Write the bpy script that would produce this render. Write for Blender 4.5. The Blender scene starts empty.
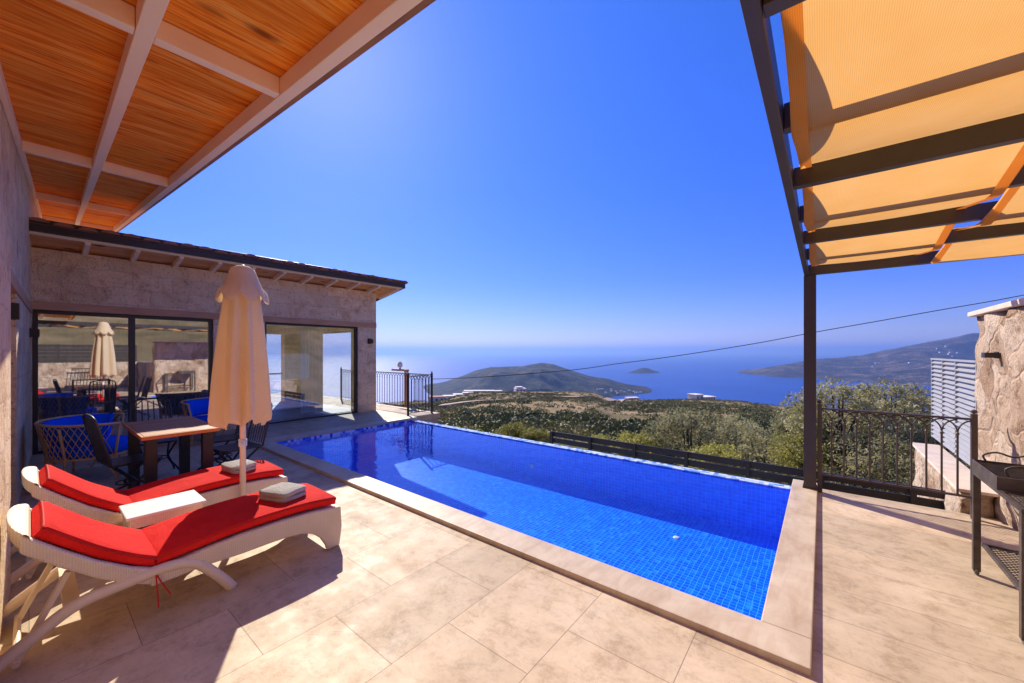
import bpy, math, random
import numpy as np
from mathutils import Vector, noise, Matrix
R = math.radians
C = bpy.context.scene
COL = C.collection
random.seed(7); rng = np.random.default_rng(7)

# ---------------------------------------------------------------- camera, light, exposure
EYE = 1.55
HEAD = R(38.7)                       # heading, turned left from +Y
cam = bpy.data.objects.new('camera', bpy.data.cameras.new('camera'))
COL.objects.link(cam); C.camera = cam
cam.location = (0, 0, EYE); cam.rotation_euler = (R(90), 0, HEAD)
cam.data.sensor_width = 36; cam.data.lens = 36 * 387 / 1024
cam.data.shift_y = 10.5 / 1024
cam.data.clip_start = .05; cam.data.clip_end = 120000

SUN_DIR = Vector((-.90, .43, .72)).normalized()
elev = math.asin(SUN_DIR.z); azim = math.atan2(SUN_DIR.x, SUN_DIR.y)   # clockwise from +Y
w = bpy.data.worlds.new('World'); C.world = w; w.use_nodes = True
nt = w.node_tree; bg = nt.nodes['Background']
sky = nt.nodes.new('ShaderNodeTexSky'); sky.sky_type = 'NISHITA'; sky.sun_disc = False
sky.sun_elevation = elev; sky.sun_rotation = azim
sky.altitude = 250; sky.air_density = 1.0; sky.dust_density = .15; sky.ozone_density = 5.0
hs = nt.nodes.new('ShaderNodeHueSaturation'); hs.inputs['Saturation'].default_value = 1.18
mu = nt.nodes.new('ShaderNodeMixRGB'); mu.blend_type = 'MULTIPLY'; mu.inputs[0].default_value = 1; mu.inputs[2].default_value = (.95,.83,.98,1)
ga = nt.nodes.new('ShaderNodeGamma'); ga.inputs[1].default_value = 1.12
nt.links.new(sky.outputs[0], mu.inputs[1]); nt.links.new(mu.outputs[0], ga.inputs[0]); nt.links.new(ga.outputs[0], hs.inputs['Color']); tcw = nt.nodes.new('ShaderNodeTexCoord'); sz_ = nt.nodes.new('ShaderNodeSeparateXYZ'); rpw = nt.nodes.new('ShaderNodeValToRGB')
nt.links.new(tcw.outputs['Generated'], sz_.inputs[0]); nt.links.new(sz_.outputs[2], rpw.inputs[0])
er = rpw.color_ramp.elements                       # thinner haze low down than the standard atmosphere
for p_, c_ in ((.06, (.42,.42,.60)), (.17, (.38,.43,.76)), (.38, (.48,.56,.90))):
    e_ = er.new(p_); e_.color = c_ + (1,)
er[0].position = 0; er[0].color = (.52,.49,.58,1); er[-1].position = .75; er[-1].color = (.78,.84,1,1)
m2 = nt.nodes.new('ShaderNodeMixRGB'); m2.blend_type = 'MULTIPLY'; m2.inputs[0].default_value = 1
nt.links.new(hs.outputs[0], m2.inputs[1]); nt.links.new(rpw.outputs[0], m2.inputs[2]); nt.links.new(m2.outputs[0], bg.inputs[0])
bg.inputs[1].default_value = .081
sl = bpy.data.lights.new('sun', 'SUN'); sl.energy = 2.75; sl.angle = R(.5); sl.color = (1, .90, .74)
so = bpy.data.objects.new('sun', sl); COL.objects.link(so)
so.rotation_euler = SUN_DIR.to_track_quat('Z', 'Y').to_euler(); so.location = (-30, 20, 40)
C.view_settings.view_transform = 'Standard'; C.view_settings.look = 'None'
C.view_settings.exposure = 1.35; C.view_settings.gamma = 1
C.cycles.max_bounces = 12; C.cycles.diffuse_bounces = 8; C.cycles.transparent_max_bounces = 12; C.cycles.use_denoising = True
C.cycles.caustics_reflective = False; C.cycles.caustics_refractive = False
C.cycles.sample_clamp_indirect = 6
C.cycles.volume_bounces = 0

# ---------------------------------------------------------------- mesh helpers
class MB:
    def __init__(s): s.v = []; s.f = []
    def add(s, vs, fs):
        b = len(s.v); s.v += [tuple(v) for v in vs]; s.f += [tuple(i + b for i in f) for f in fs]; return s
    def box(s, x0, x1, y0, y1, z0, z1):
        return s.add([(x0,y0,z0),(x1,y0,z0),(x1,y1,z0),(x0,y1,z0),(x0,y0,z1),(x1,y0,z1),(x1,y1,z1),(x0,y1,z1)],
                     [(0,3,2,1),(4,5,6,7),(0,1,5,4),(1,2,6,5),(2,3,7,6),(3,0,4,7)])
    def bar(s, a, b, w, h, up=(0,0,1)):
        a, b = Vector(a), Vector(b); d = (b - a).normalized(); u = Vector(up)
        if abs(d.dot(u)) > .98: u = Vector((1,0,0))
        x = d.cross(u).normalized(); u = x.cross(d)
        q = [x*sx*w/2 + u*sz*h/2 for sx, sz in ((-1,-1),(1,-1),(1,1),(-1,1))]
        return s.add([a+p for p in q] + [b+p for p in q], [(3,2,1,0),(4,5,6,7),(0,1,5,4),(1,2,6,5),(2,3,7,6),(3,0,4,7)])
    def tube(s, pts, r, n=8, closed=False):
        P = [Vector(p) for p in pts]; m = len(P); vs = []; fs = []; prev = None
        rr = r if isinstance(r, (list, tuple)) else [r]*m
        for i, p in enumerate(P):
            if closed: d = P[(i+1) % m] - P[i-1]
            else: d = P[min(i+1, m-1)] - P[max(i-1, 0)]
            d.normalize()
            if prev is None: x = d.orthogonal().normalized()
            else:
                x = prev - d*prev.dot(d)
                x = x.normalized() if x.length > 1e-6 else d.orthogonal().normalized()
            prev = x; y = d.cross(x)
            for k in range(n):
                a = 2*math.pi*k/n; vs.append(p + (x*math.cos(a) + y*math.sin(a))*rr[i])
        for i in range(m if closed else m-1):
            for k in range(n):
                j = (i+1) % m; fs.append((i*n+k, i*n+(k+1)%n, j*n+(k+1)%n, j*n+k))
        if not closed: fs += [tuple(range(n))[::-1], tuple((m-1)*n+k for k in range(n))]
        return s.add(vs, fs)
    def prism(s, poly, a0, a1, axis='x'):
        """poly = 2-D outline; axis x: (y,z); axis y: (x,z); axis z: (x,y)"""
        n = len(poly)
        def P(a, p): return {'x': (a, p[0], p[1]), 'y': (p[0], a, p[1]), 'z': (p[0], p[1], a)}[axis]
        vs = [P(a0, p) for p in poly] + [P(a1, p) for p in poly]
        return s.add(vs, [tuple(range(n))[::-1], tuple(range(n, 2*n))] + [(i, (i+1)%n, n+(i+1)%n, n+i) for i in range(n)])
    def strip(s, outer, inner, a0, a1):
        """ribbon between two (y,z) polylines, extruded in x"""
        n = len(outer); vs = [(a, p[0], p[1]) for a in (a0, a1) for q in (outer, inner) for p in q]
        O, I, O2, I2 = 0, n, 2*n, 3*n; fs = []
        for i in range(n-1):
            fs += [(O+i,O+i+1,I+i+1,I+i), (O2+i+1,O2+i,I2+i,I2+i+1), (O+i+1,O+i,O2+i,O2+i+1), (I+i,I+i+1,I2+i+1,I2+i)]
        fs += [(O,I,I2,O2), (O+n-1,O2+n-1,I2+n-1,I+n-1)]
        return s.add(vs, fs)
    def lathe(s, prof, cx=0, cy=0, n=16, fn=None):
        vs = []; m = len(prof)
        for i, (r, z) in enumerate(prof):
            for k in range(n):
                a = 2*math.pi*k/n; q = fn(r, z, a) if fn else (r, z)
                vs.append((cx + q[0]*math.cos(a), cy + q[0]*math.sin(a), q[1]))
        return s.add(vs, [(i*n+k, i*n+(k+1)%n, (i+1)*n+(k+1)%n, (i+1)*n+k) for i in range(m-1) for k in range(n)])
    def build(s, name, mat, parent=None, world=True, bevel=0, smooth=False, subsurf=0, solid=0):
        me = bpy.data.meshes.new(name); off = Vector((0,0,0))
        if world and parent is not None:
            p = parent
            while p is not None: off = off + p.location; p = p.parent
        me.from_pydata([tuple(Vector(v) - off) for v in s.v], [], s.f); me.update()
        me.materials.append(mat)
        if smooth: me.polygons.foreach_set('use_smooth', [True]*len(me.polygons))
        o = bpy.data.objects.new(name, me); COL.objects.link(o); o.parent = parent
        if solid: md = o.modifiers.new('thick', 'SOLIDIFY'); md.thickness = solid; md.offset = 0
        if bevel: md = o.modifiers.new('bevel', 'BEVEL'); md.width = bevel; md.segments = 2; md.limit_method = 'ANGLE'
        if subsurf: md = o.modifiers.new('sub', 'SUBSURF'); md.levels = md.render_levels = subsurf
        return o
def bx(*a): return MB().box(*a)
def tag(o, label=None, cat=None, group=None, kind=None):
    if label: o['label'] = label
    if cat: o['category'] = cat
    if group: o['group'] = group
    if kind: o['kind'] = kind
    return o
def thing(name, label, cat, loc=(0,0,0), rz=0, group=None):
    o = bpy.data.objects.new(name, None); COL.objects.link(o); o.location = loc; o.rotation_euler = (0,0,rz)
    o.empty_display_size = .2
    return tag(o, label, cat, group)
def dup(root, loc=None, rz=None, label=None, scale=None):
    def cp(o, par):
        c = o.copy(); COL.objects.link(c); c.parent = par
        for ch in list(o.children): cp(ch, c)
        return c
    r = cp(root, None)
    if loc is not None: r.location = loc
    if rz is not None: r.rotation_euler = (0,0,rz)
    if scale is not None: r.scale = scale
    if label: r['label'] = label
    return r
def arc(cx, cy, r, a0, a1, n):
    return [(cx + r*math.cos(R(a0 + (a1-a0)*i/n)), cy + r*math.sin(R(a0 + (a1-a0)*i/n))) for i in range(n+1)]
def spline(pts, n=6):
    P = [Vector(p) for p in pts]; out = []
    for i in range(len(P)-1):
        p0 = P[max(i-1,0)]; p1 = P[i]; p2 = P[i+1]; p3 = P[min(i+2,len(P)-1)]
        for k in range(n):
            t = k/n
            out.append(.5*((2*p1) + (p2-p0)*t + (2*p0-5*p1+4*p2-p3)*t*t + (3*p1-p0-3*p2+p3)*t**3))
    out.append(P[-1]); return out

# ---------------------------------------------------------------- materials
class NT:
    def __init__(s, name):
        s.m = bpy.data.materials.new(name); s.m.use_nodes = True; s.t = s.m.node_tree
        s.b = s.t.nodes['Principled BSDF']; s.out = s.t.nodes['Material Output']
    def n(s, typ, **kw):
        nd = s.t.nodes.new('ShaderNode' + typ)
        for k, v in kw.items(): setattr(nd, k, v)
        return nd
    def l(s, a, b): s.t.links.new(a, b)
    def coord(s, kind='Object', scale=(1,1,1), rot=(0,0,0), loc=(0,0,0)):
        mp = s.n('Mapping'); mp.inputs['Scale'].default_value = scale; mp.inputs['Rotation'].default_value = rot
        mp.inputs['Location'].default_value = loc
        if kind == 'World': s.l(s.n('NewGeometry').outputs['Position'], mp.inputs[0])
        else: s.l(s.n('TexCoord').outputs[kind], mp.inputs[0])
        return mp.outputs[0]
    def noise(s, co, scale, detail=5, rough=.6, dist=0):
        nd = s.n('TexNoise'); s.l(co, nd.inputs['Vector']); nd.inputs['Scale'].default_value = scale
        nd.inputs['Detail'].default_value = detail; nd.inputs['Roughness'].default_value = rough
        nd.inputs['Distortion'].default_value = dist
        return nd.outputs['Fac']
    def ramp(s, fac, stops):
        nd = s.n('ValToRGB'); e = nd.color_ramp.elements
        while len(e) < len(stops): e.new(.5)
        for i, (p, c) in enumerate(stops):
            e[i].position = p; e[i].color = tuple(c) + (1,) if len(c) == 3 else c
        s.l(fac, nd.inputs[0]); return nd.outputs[0]
    def mix(s, fac, a, b, mode='MIX'):
        nd = s.n('MixRGB', blend_type=mode)
        for i, v in ((0, fac), (1, a), (2, b)):
            if hasattr(v, 'node'): s.l(v, nd.inputs[i])
            else: nd.inputs[i].default_value = v if i == 0 else tuple(v) + (1,)
        return nd.outputs[0]
    def math(s, op, a, b=0, c=0):
        nd = s.n('Math', operation=op)
        for i, v in enumerate((a, b, c)):
            if hasattr(v, 'node'): s.l(v, nd.inputs[i])
            else: nd.inputs[i].default_value = v
        return nd.outputs[0]
    def bump(s, h, strength=.3, dist=.01, prev=None):
        nd = s.n('Bump'); nd.inputs['Strength'].default_value = strength; nd.inputs['Distance'].default_value = dist
        s.l(h, nd.inputs['Height'])
        if prev is not None: s.l(prev, nd.inputs['Normal'])
        s.l(nd.outputs[0], s.b.inputs['Normal']); return nd.outputs[0]
    def col(s, c):
        if hasattr(c, 'node'): s.l(c, s.b.inputs['Base Color'])
        else: s.b.inputs['Base Color'].default_value = tuple(c) + (1,)
        return s
    def rough(s, v, metal=0, spec=None):
        if hasattr(v, 'node'): s.l(v, s.b.inputs['Roughness'])
        else: s.b.inputs['Roughness'].default_value = v
        s.b.inputs['Metallic'].default_value = metal
        if spec is not None: s.b.inputs['Specular IOR Level'].default_value = spec
        return s
def schlick(m, f0, nrm=None):
    g = m.n('NewGeometry'); d = m.n('VectorMath', operation='DOT_PRODUCT'); m.l(g.outputs['Incoming'], d.inputs[0])
    m.l(nrm if nrm is not None else g.outputs['Normal'], d.inputs[1])
    k = m.math('POWER', m.math('SUBTRACT', 1, m.math('MINIMUM', m.math('ABSOLUTE', d.outputs['Value']), 1)), 5)
    return m.math('MULTIPLY_ADD', k, 1-f0, f0)
def simple(name, c1, c2=None, rough=.6, sc=8, bump=.15, bd=.003, metal=0, co='Object', stretch=(1,1,1), spec=None):
    m = NT(name); co = m.coord(co, scale=stretch); f = m.noise(co, sc)
    m.col(m.ramp(f, [(.3, c1), (.7, c2 or tuple(x*.8 for x in c1))])).rough(rough, metal, spec)
    if bump: m.bump(m.noise(co, sc*5, 3), bump, bd)
    return m.m

def mk_deck(name='travertine_deck', rot=90, loc=(0,-.02,0), bw=.75, rh=.563, st=(1,3.2,1), vk=.3):
    m = NT(name); co = m.coord('World', rot=(0,0,R(rot)), loc=loc)
    br = m.n('TexBrick'); m.l(co, br.inputs['Vector']); br.offset = .5; br.squash = 1
    br.inputs['Scale'].default_value = 1; br.inputs['Brick Width'].default_value = bw; br.inputs['Row Height'].default_value = rh
    br.inputs['Mortar Size'].default_value = .0022; br.inputs['Mortar Smooth'].default_value = .3
    br.inputs['Color1'].default_value = (.0,.0,.0,1); br.inputs['Color2'].default_value = (1,1,1,1); br.inputs['Mortar'].default_value = (.5,.5,.5,1)
    wc = m.coord('World'); ws = m.coord('World', scale=st)
    base = m.ramp(m.noise(wc, 1.6, 6, .6, .6), [(.28, (.46,.36,.245)), (.5, (.57,.455,.32)), (.72, (.65,.54,.40))])
    tint = m.ramp(br.outputs['Color'], [(0, (.86,.84,.80)), (1, (1.10,1.05,1.0))])
    c = m.mix(1, base, tint, 'MULTIPLY')
    vein = m.ramp(m.noise(ws, 5, 8, .68, 1.2), [(.34, (.72,.66,.60)), (.47, (1,1,1)), (.62,(1,1,1)), (.72, (1.1,1.08,1.05))])
    c = m.mix(vk, c, vein, 'MULTIPLY')
    blot = m.ramp(m.noise(wc, 5.5, 10, .82, .2), [(.38, (.72,.67,.61)), (.5, (1,1,1)), (.63, (1.12,1.11,1.09))])
    c = m.mix(.85, c, blot, 'MULTIPLY')
    scuff = m.ramp(m.noise(wc, 1.35, 8, .74, .8), [(.57, (1,1,1)), (.64, (.66,.65,.67))])
    grain = m.ramp(m.noise(wc, 22, 6, .7), [(.35, (0,0,0)), (.6, (1,1,1))])
    c = m.mix(grain, c, m.mix(1, c, scuff, 'MULTIPLY'))
    pits = m.ramp(m.noise(wc, 75, 4, .6), [(.25, (.35,.3,.26)), (.33, (1,1,1))])
    pm = m.ramp(m.noise(wc, 2.3, 3), [(.48, (0,0,0)), (.62, (1,1,1))])
    c = m.mix(pm, c, m.mix(1, c, pits, 'MULTIPLY'))
    c = m.mix(m.math('MULTIPLY', br.outputs['Fac'], .85), c, (.24,.17,.12))
    m.col(c).rough(m.ramp(m.noise(wc, 6, 4), [(.3, (.5,)*3), (.7, (.7,)*3)]), spec=.25)
    h = m.math('SUBTRACT', m.math('MULTIPLY', m.noise(wc, 30, 5), .3), br.outputs['Fac'])
    m.bump(h, .5, .003); return m.m
def mk_coping():
    m = NT('travertine_coping'); co = m.coord('World'); st = m.coord('World', scale=(1.2,1.2,6))
    c = m.ramp(m.noise(co, 2.2, 6, .6, 1.0), [(.3, (.49,.37,.24)), (.5, (.60,.475,.325)), (.7, (.68,.56,.40))])
    v = m.ramp(m.noise(m.coord('World', scale=(5,1.0,1)), 2.4, 6, .6, .7), [(.35, (.80,.70,.60)), (.55, (1,1,1))])
    m.col(m.mix(.6, c, v, 'MULTIPLY')).rough(.5); m.bump(m.noise(co, 40, 4), .25, .003); return m.m
def mk_ashlar(name='hewn_limestone', tint=(1,1,1)):
    m = NT(name); co = m.coord('World')
    # x+y drives the horizontal so every upright face gets courses
    sx = m.n('SeparateXYZ'); m.l(co, sx.inputs[0]); cb = m.n('CombineXYZ'); wob = m.math('MULTIPLY', m.noise(co, 3.5, 5, .7), .16)
    m.l(m.math('ADD', m.math('ADD', sx.outputs[0], sx.outputs[1]), wob), cb.inputs[0]); m.l(m.math('ADD', sx.outputs[2], wob), cb.inputs[1])
    vo = m.n('TexBrick'); m.l(cb.outputs[0], vo.inputs['Vector']); vo.inputs['Scale'].default_value = 1; vo.offset = .43
    vo.inputs['Brick Width'].default_value = .52; vo.inputs['Row Height'].default_value = .27; vo.inputs['Mortar Size'].default_value = .012
    vo.inputs['Mortar Smooth'].default_value = 1.0
    vo.inputs['Color1'].default_value = (0,0,0,1); vo.inputs['Color2'].default_value = (1,1,1,1); vo.inputs['Mortar'].default_value = (.6,.6,.6,1)
    f = m.noise(co, 3.2, 8, .62, .8)
    c = m.ramp(f, [(.25, (.68,.45,.26)), (.45, (.93,.70,.44)), (.62, (.98,.80,.54)), (.8, (.90,.64,.38))])
    blo = m.ramp(m.noise(co, 2.1, 9, .78, .3), [(.33, (.50,.36,.27)), (.45, (1,1,1)), (.60, (1,1,1)), (.7, (1.12,1.08,1.06))])
    c = m.mix(.8, c, blo, 'MULTIPLY')
    c = m.mix(.45, c, m.ramp(vo.outputs['Color'], [(0, (.72,.66,.62)), (1, (1.1,1.05,1.0))]), 'MULTIPLY')
    pit = m.ramp(m.noise(co, 26, 6, .65), [(.30, (.28,.2,.15)), (.42, (1,1,1))])
    c = m.mix(.8, c, pit, 'MULTIPLY')
    c = m.mix(m.math('MULTIPLY', vo.outputs['Fac'], .4), c, (.50,.38,.28))
    m.col(c).rough(.9, spec=.2)
    h = m.math('SUBTRACT', m.math('ADD', m.noise(co, 9, 8, .65), m.math('MULTIPLY', m.noise(co, 60, 4), .4)), m.math('MULTIPLY', vo.outputs['Fac'], .12))
    m.bump(h, 1.0, .05); return m.m
def mk_rubble():
    m = NT('rubble_masonry'); co = m.coord('World')
    wp = m.n('TexNoise'); m.l(co, wp.inputs['Vector']); wp.inputs['Scale'].default_value = 3
    ad = m.n('VectorMath', operation='MULTIPLY_ADD'); m.l(wp.outputs['Color'], ad.inputs[0]); ad.inputs[1].default_value = (.34,.34,.34); m.l(co, ad.inputs[2])
    v1 = m.n('TexVoronoi', feature='DISTANCE_TO_EDGE'); v2 = m.n('TexVoronoi')
    for v in (v1, v2): m.l(ad.outputs[0], v.inputs['Vector']); v.inputs['Scale'].default_value = 2.9
    stone = m.ramp(v2.outputs['Color'], [(.1, (.42,.29,.20)), (.4, (.58,.45,.34)), (.7, (.66,.55,.44)), (.95, (.50,.36,.27))])
    stone = m.mix(.9, stone, m.ramp(m.noise(co, 6, 9, .78), [(.36, (.45,.33,.26)), (.5, (1.05,1.0,.96)), (.62, (1.2,1.15,1.1))]), 'MULTIPLY')
    e = m.ramp(v1.outputs['Distance'], [(.01, (0,0,0)), (.06, (1,1,1))])
    m.col(m.mix(m.math('MULTIPLY_ADD', e, .65, .35), (.60,.44,.32), stone)).rough(.92, spec=.2)
    stone_h = m.math('ADD', m.math('MULTIPLY', e, .4), m.math('ADD', m.noise(co, 11, 9, .75), m.math('MULTIPLY', m.noise(co, 45, 4, .7), .4)))
    m.bump(stone_h, 1.0, .045); return m.m
def mk_boards(name, c1, c2, c3, bw, axis, gloss=.45, knots=True):
    """boards run along local axis ('x' or 'y'); bw = board width"""
    m = NT(name)
    ro = m.coord('Object', rot=(0,0,R(90)) if axis == 'y' else (0,0,0), loc=(20,0,0))
    br = m.n('TexBrick'); m.l(ro, br.inputs['Vector']); br.offset = 0
    br.inputs['Scale'].default_value = 1; br.inputs['Brick Width'].default_value = 40; br.inputs['Row Height'].default_value = bw
    br.inputs['Mortar Size'].default_value = .0018; br.inputs['Mortar Smooth'].default_value = .1
    br.inputs['Color1'].default_value = (0,0,0,1); br.inputs['Color2'].default_value = (1,1,1,1); br.inputs['Mortar'].default_value = (.5,)*3 + (1,)
    st = (6.5, .55, 6.5) if axis == 'y' else (.55, 6.5, 6.5)
    g = m.coord('Object', scale=st)
    off = m.n('VectorMath', operation='MULTIPLY_ADD'); m.l(br.outputs['Color'], off.inputs[0]); off.inputs[1].default_value = (9,9,9); m.l(g, off.inputs[2])
    f = m.noise(off.outputs[0], 3.0, 8, .6, 1.6)
    c = m.ramp(f, [(.36, c1), (.5, c2), (.64, c3)])
    c = m.mix(.55, c, m.ramp(br.outputs['Color'], [(0, (.72,.66,.6)), (1, (1.1,1.08,1.05))]), 'MULTIPLY')
    if knots:
        kc = m.coord('Object', scale=(2.2,1.0,1) if axis == 'y' else (1.0,2.2,1))
        vo = m.n('TexVoronoi'); m.l(kc, vo.inputs['Vector']); vo.inputs['Scale'].default_value = 1.8
        kd = m.ramp(m.math('ADD', vo.outputs['Distance'], m.math('MULTIPLY', m.noise(off.outputs[0], 4, 3), .12)), [(.13, (.22,.08,.04)), (.24, (1,1,1))])
        c = m.mix(.85, c, kd, 'MULTIPLY')
    c = m.mix(m.math('MULTIPLY', br.outputs['Fac'], .6), c, tuple(x*.35 for x in c1))
    m.col(c).rough(gloss, spec=.15 if gloss > .8 else None); m.bump(m.math('SUBTRACT', m.math('MULTIPLY', f, .3), br.outputs['Fac']), .4, .004); return m.m
def mk_mosaic():
    m = NT('blue_mosaic'); co = m.coord('World')
    g = m.n('NewGeometry'); ab = m.n('VectorMath', operation='ABSOLUTE'); m.l(g.outputs['Normal'], ab.inputs[0])
    s = m.n('SeparateXYZ'); m.l(ab.outputs[0], s.inputs[0]); p = m.n('SeparateXYZ'); m.l(co, p.inputs[0])
    lines = []; T = .05
    wn0 = m.n('TexNoise'); m.l(co, wn0.inputs['Vector']); wn0.inputs['Scale'].default_value = 5
    wa = m.n('VectorMath', operation='MULTIPLY_ADD'); m.l(wn0.outputs['Color'], wa.inputs[0]); wa.inputs[1].default_value = (.03,.03,.03); m.l(co, wa.inputs[2]); m.l(wa.outputs[0], p.inputs[0]); co = wa.outputs[0]
    cells = m.n('VectorMath', operation='SNAP'); m.l(co, cells.inputs[0]); cells.inputs[1].default_value = (T,)*3
    for i in range(3):
        fr = m.math('FRACT', m.math('DIVIDE', m.math('ADD', p.outputs[i], .012), T))
        ln = m.math('LESS_THAN', m.math('MINIMUM', fr, m.math('SUBTRACT', 1, fr)), .055)
        lines.append(m.math('MULTIPLY', ln, m.math('LESS_THAN', s.outputs[i], .5)))
    gr = m.math('MAXIMUM', m.math('MAXIMUM', lines[0], lines[1]), lines[2])
    wn = m.n('TexWhiteNoise'); m.l(cells.outputs[0], wn.inputs['Vector'])
    c = m.ramp(wn.outputs['Value'], [(0, (.0,.085,.78)), (.5, (.0,.135,.90)), (.85, (.0,.18,.94)), (1, (.02,.27,.97))])
    c = m.mix(gr, c, (.06,.38,.95))
    m.col(c).rough(.25); return m.m
def mk_rim(name='pale_mosaic', stops=((.1, (.10,.25,.62)), (.45, (.45,.60,.80)), (.9, (.78,.84,.90)))):
    m = NT(name); co = m.coord('World')
    cells = m.n('VectorMath', operation='SNAP'); m.l(co, cells.inputs[0]); cells.inputs[1].default_value = (.05,.05,.05)
    wn = m.n('TexWhiteNoise'); m.l(cells.outputs[0], wn.inputs['Vector'])
    m.col(m.ramp(wn.outputs['Value'], stops)).rough(.2); return m.m
def mk_water():
    m = NT('pool_water'); co = m.coord('World', scale=(1,1,1))
    t = m.t; t.nodes.remove(m.b)
    tr = m.n('BsdfTransparent'); tr.inputs[0].default_value = (.84,.94,1,1)
    gl = m.n('BsdfGlossy'); gl.inputs['Roughness'].default_value = .02; gl.inputs[0].default_value = (1,1,1,1)
    bp = m.n('Bump'); bp.inputs['Strength'].default_value = .35; bp.inputs['Distance'].default_value = .02
    h = m.math('ADD', m.noise(co, 3.2, 3, .5, .4), m.math('MULTIPLY', m.noise(co, 13, 2), .25)); m.l(h, bp.inputs['Height'])
    m.l(bp.outputs[0], gl.inputs['Normal']); fr = schlick(m, .02, bp.outputs[0])
    ms = m.n('MixShader'); m.l(fr, ms.inputs[0]); m.l(tr.outputs[0], ms.inputs[1]); m.l(gl.outputs[0], ms.inputs[2])
    m.l(ms.outputs[0], m.out.inputs[0]); return m.m
def mk_glass(name, k0, tint=(.85,.9,.9)):
    m = NT(name); m.t.nodes.remove(m.b)
    tr = m.n('BsdfTransparent'); tr.inputs[0].default_value = tint + (1,)
    gl = m.n('BsdfGlossy'); gl.inputs['Roughness'].default_value = 0; gl.inputs[0].default_value = (.93,.95,1,1)
    f = schlick(m, k0)
    ms = m.n('MixShader'); m.l(f, ms.inputs[0]); m.l(tr.outputs[0], ms.inputs[1]); m.l(gl.outputs[0], ms.inputs[2])
    m.l(ms.outputs[0], m.out.inputs[0]); return m.m
def mk_sea():
    m = NT('sea_water'); co = m.coord('World', scale=(1,1,1))
    c = m.ramp(m.noise(co, .0012, 5, .6, .8), [(.35, (.0015,.032,.20)), (.6, (.003,.055,.30))])
    m.col(c).rough(.36); m.b.inputs['IOR'].default_value = 1.33
    m.bump(m.noise(co, .06, 4), .5, 1.2); return m.m
def mk_leaf(name, a, b, c3, sc=1.3, trans=.25):
    m = NT(name); co = m.coord('Object')
    oi = m.n('ObjectInfo')
    c = m.ramp(m.noise(co, sc, 4, .7), [(.3, a), (.5, b), (.7, c3)])
    h = m.n('HueSaturation'); m.l(c, h.inputs['Color']); m.l(m.math('ADD', m.math('MULTIPLY', oi.outputs['Random'], .5), .75), h.inputs['Value'])
    m.l(h.outputs[0], m.b.inputs['Base Color']); m.rough(.6, spec=.3)
    tl = m.n('BsdfTranslucent'); m.l(h.outputs[0], tl.inputs[0]); ms = m.n('MixShader'); ms.inputs[0].default_value = trans
    m.l(m.b.outputs[0], ms.inputs[1]); m.l(tl.outputs[0], ms.inputs[2]); m.l(ms.outputs[0], m.out.inputs[0]); return m.m
def mk_fabric(name, c1, c2, trans=.4, weave=220, bump=.2, rough=.85, wk=.25, crease=.004, cs=12):
    m = NT(name); co = m.coord('Object')
    wv = m.n('TexWave', wave_type='BANDS'); m.l(co, wv.inputs['Vector']); wv.inputs['Scale'].default_value = weave; wv.inputs['Distortion'].default_value = .6
    c = m.ramp(m.noise(co, 4, 5), [(.3, c1), (.7, c2)])
    c = m.mix(wk, c, m.ramp(wv.outputs['Fac'], [(0, (.7,.7,.7)), (1, (1.1,1.1,1.1))]), 'MULTIPLY')
    m.col(c).rough(rough, spec=.1); m.bump(m.math('ADD', m.math('MULTIPLY', wv.outputs['Fac'], .004/crease), m.math('MULTIPLY', m.noise(co, cs, 4, .6, .8), 1.0 if crease < .005 else 1.6)), bump, crease)
    if trans:
        tl = m.n('BsdfTranslucent'); m.l(c, tl.inputs[0]); ms = m.n('MixShader'); ms.inputs[0].default_value = trans
        m.l(m.b.outputs[0], ms.inputs[1]); m.l(tl.outputs[0], ms.inputs[2]); m.l(ms.outputs[0], m.out.inputs[0])
    return m.m
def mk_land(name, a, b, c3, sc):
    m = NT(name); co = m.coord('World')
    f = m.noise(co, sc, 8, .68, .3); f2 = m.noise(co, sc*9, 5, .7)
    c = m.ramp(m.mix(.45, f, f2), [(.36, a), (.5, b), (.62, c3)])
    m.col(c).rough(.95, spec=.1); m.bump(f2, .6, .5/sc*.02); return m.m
def mk_wicker(name, c1, c2, sc=30):
    m = NT(name); co = m.coord('Object')
    w1 = m.n('TexWave', wave_type='BANDS', bands_direction='Z'); w2 = m.n('TexWave', wave_type='BANDS', bands_direction='Y')
    for w_ in (w1, w2): m.l(co, w_.inputs['Vector']); w_.inputs['Scale'].default_value = sc; w_.inputs['Distortion'].default_value = .4
    h = m.math('MULTIPLY', w1.outputs['Fac'], w2.outputs['Fac'])
    m.col(m.mix(.5, m.ramp(m.noise(co, 5, 3), [(.3, c1), (.7, c2)]), m.ramp(h, [(0, (.72,.68,.64)), (.5, (1.05,1.05,1.05))]), 'MULTIPLY')).rough(.55)
    m.bump(h, .5, .003); return m.m

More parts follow.
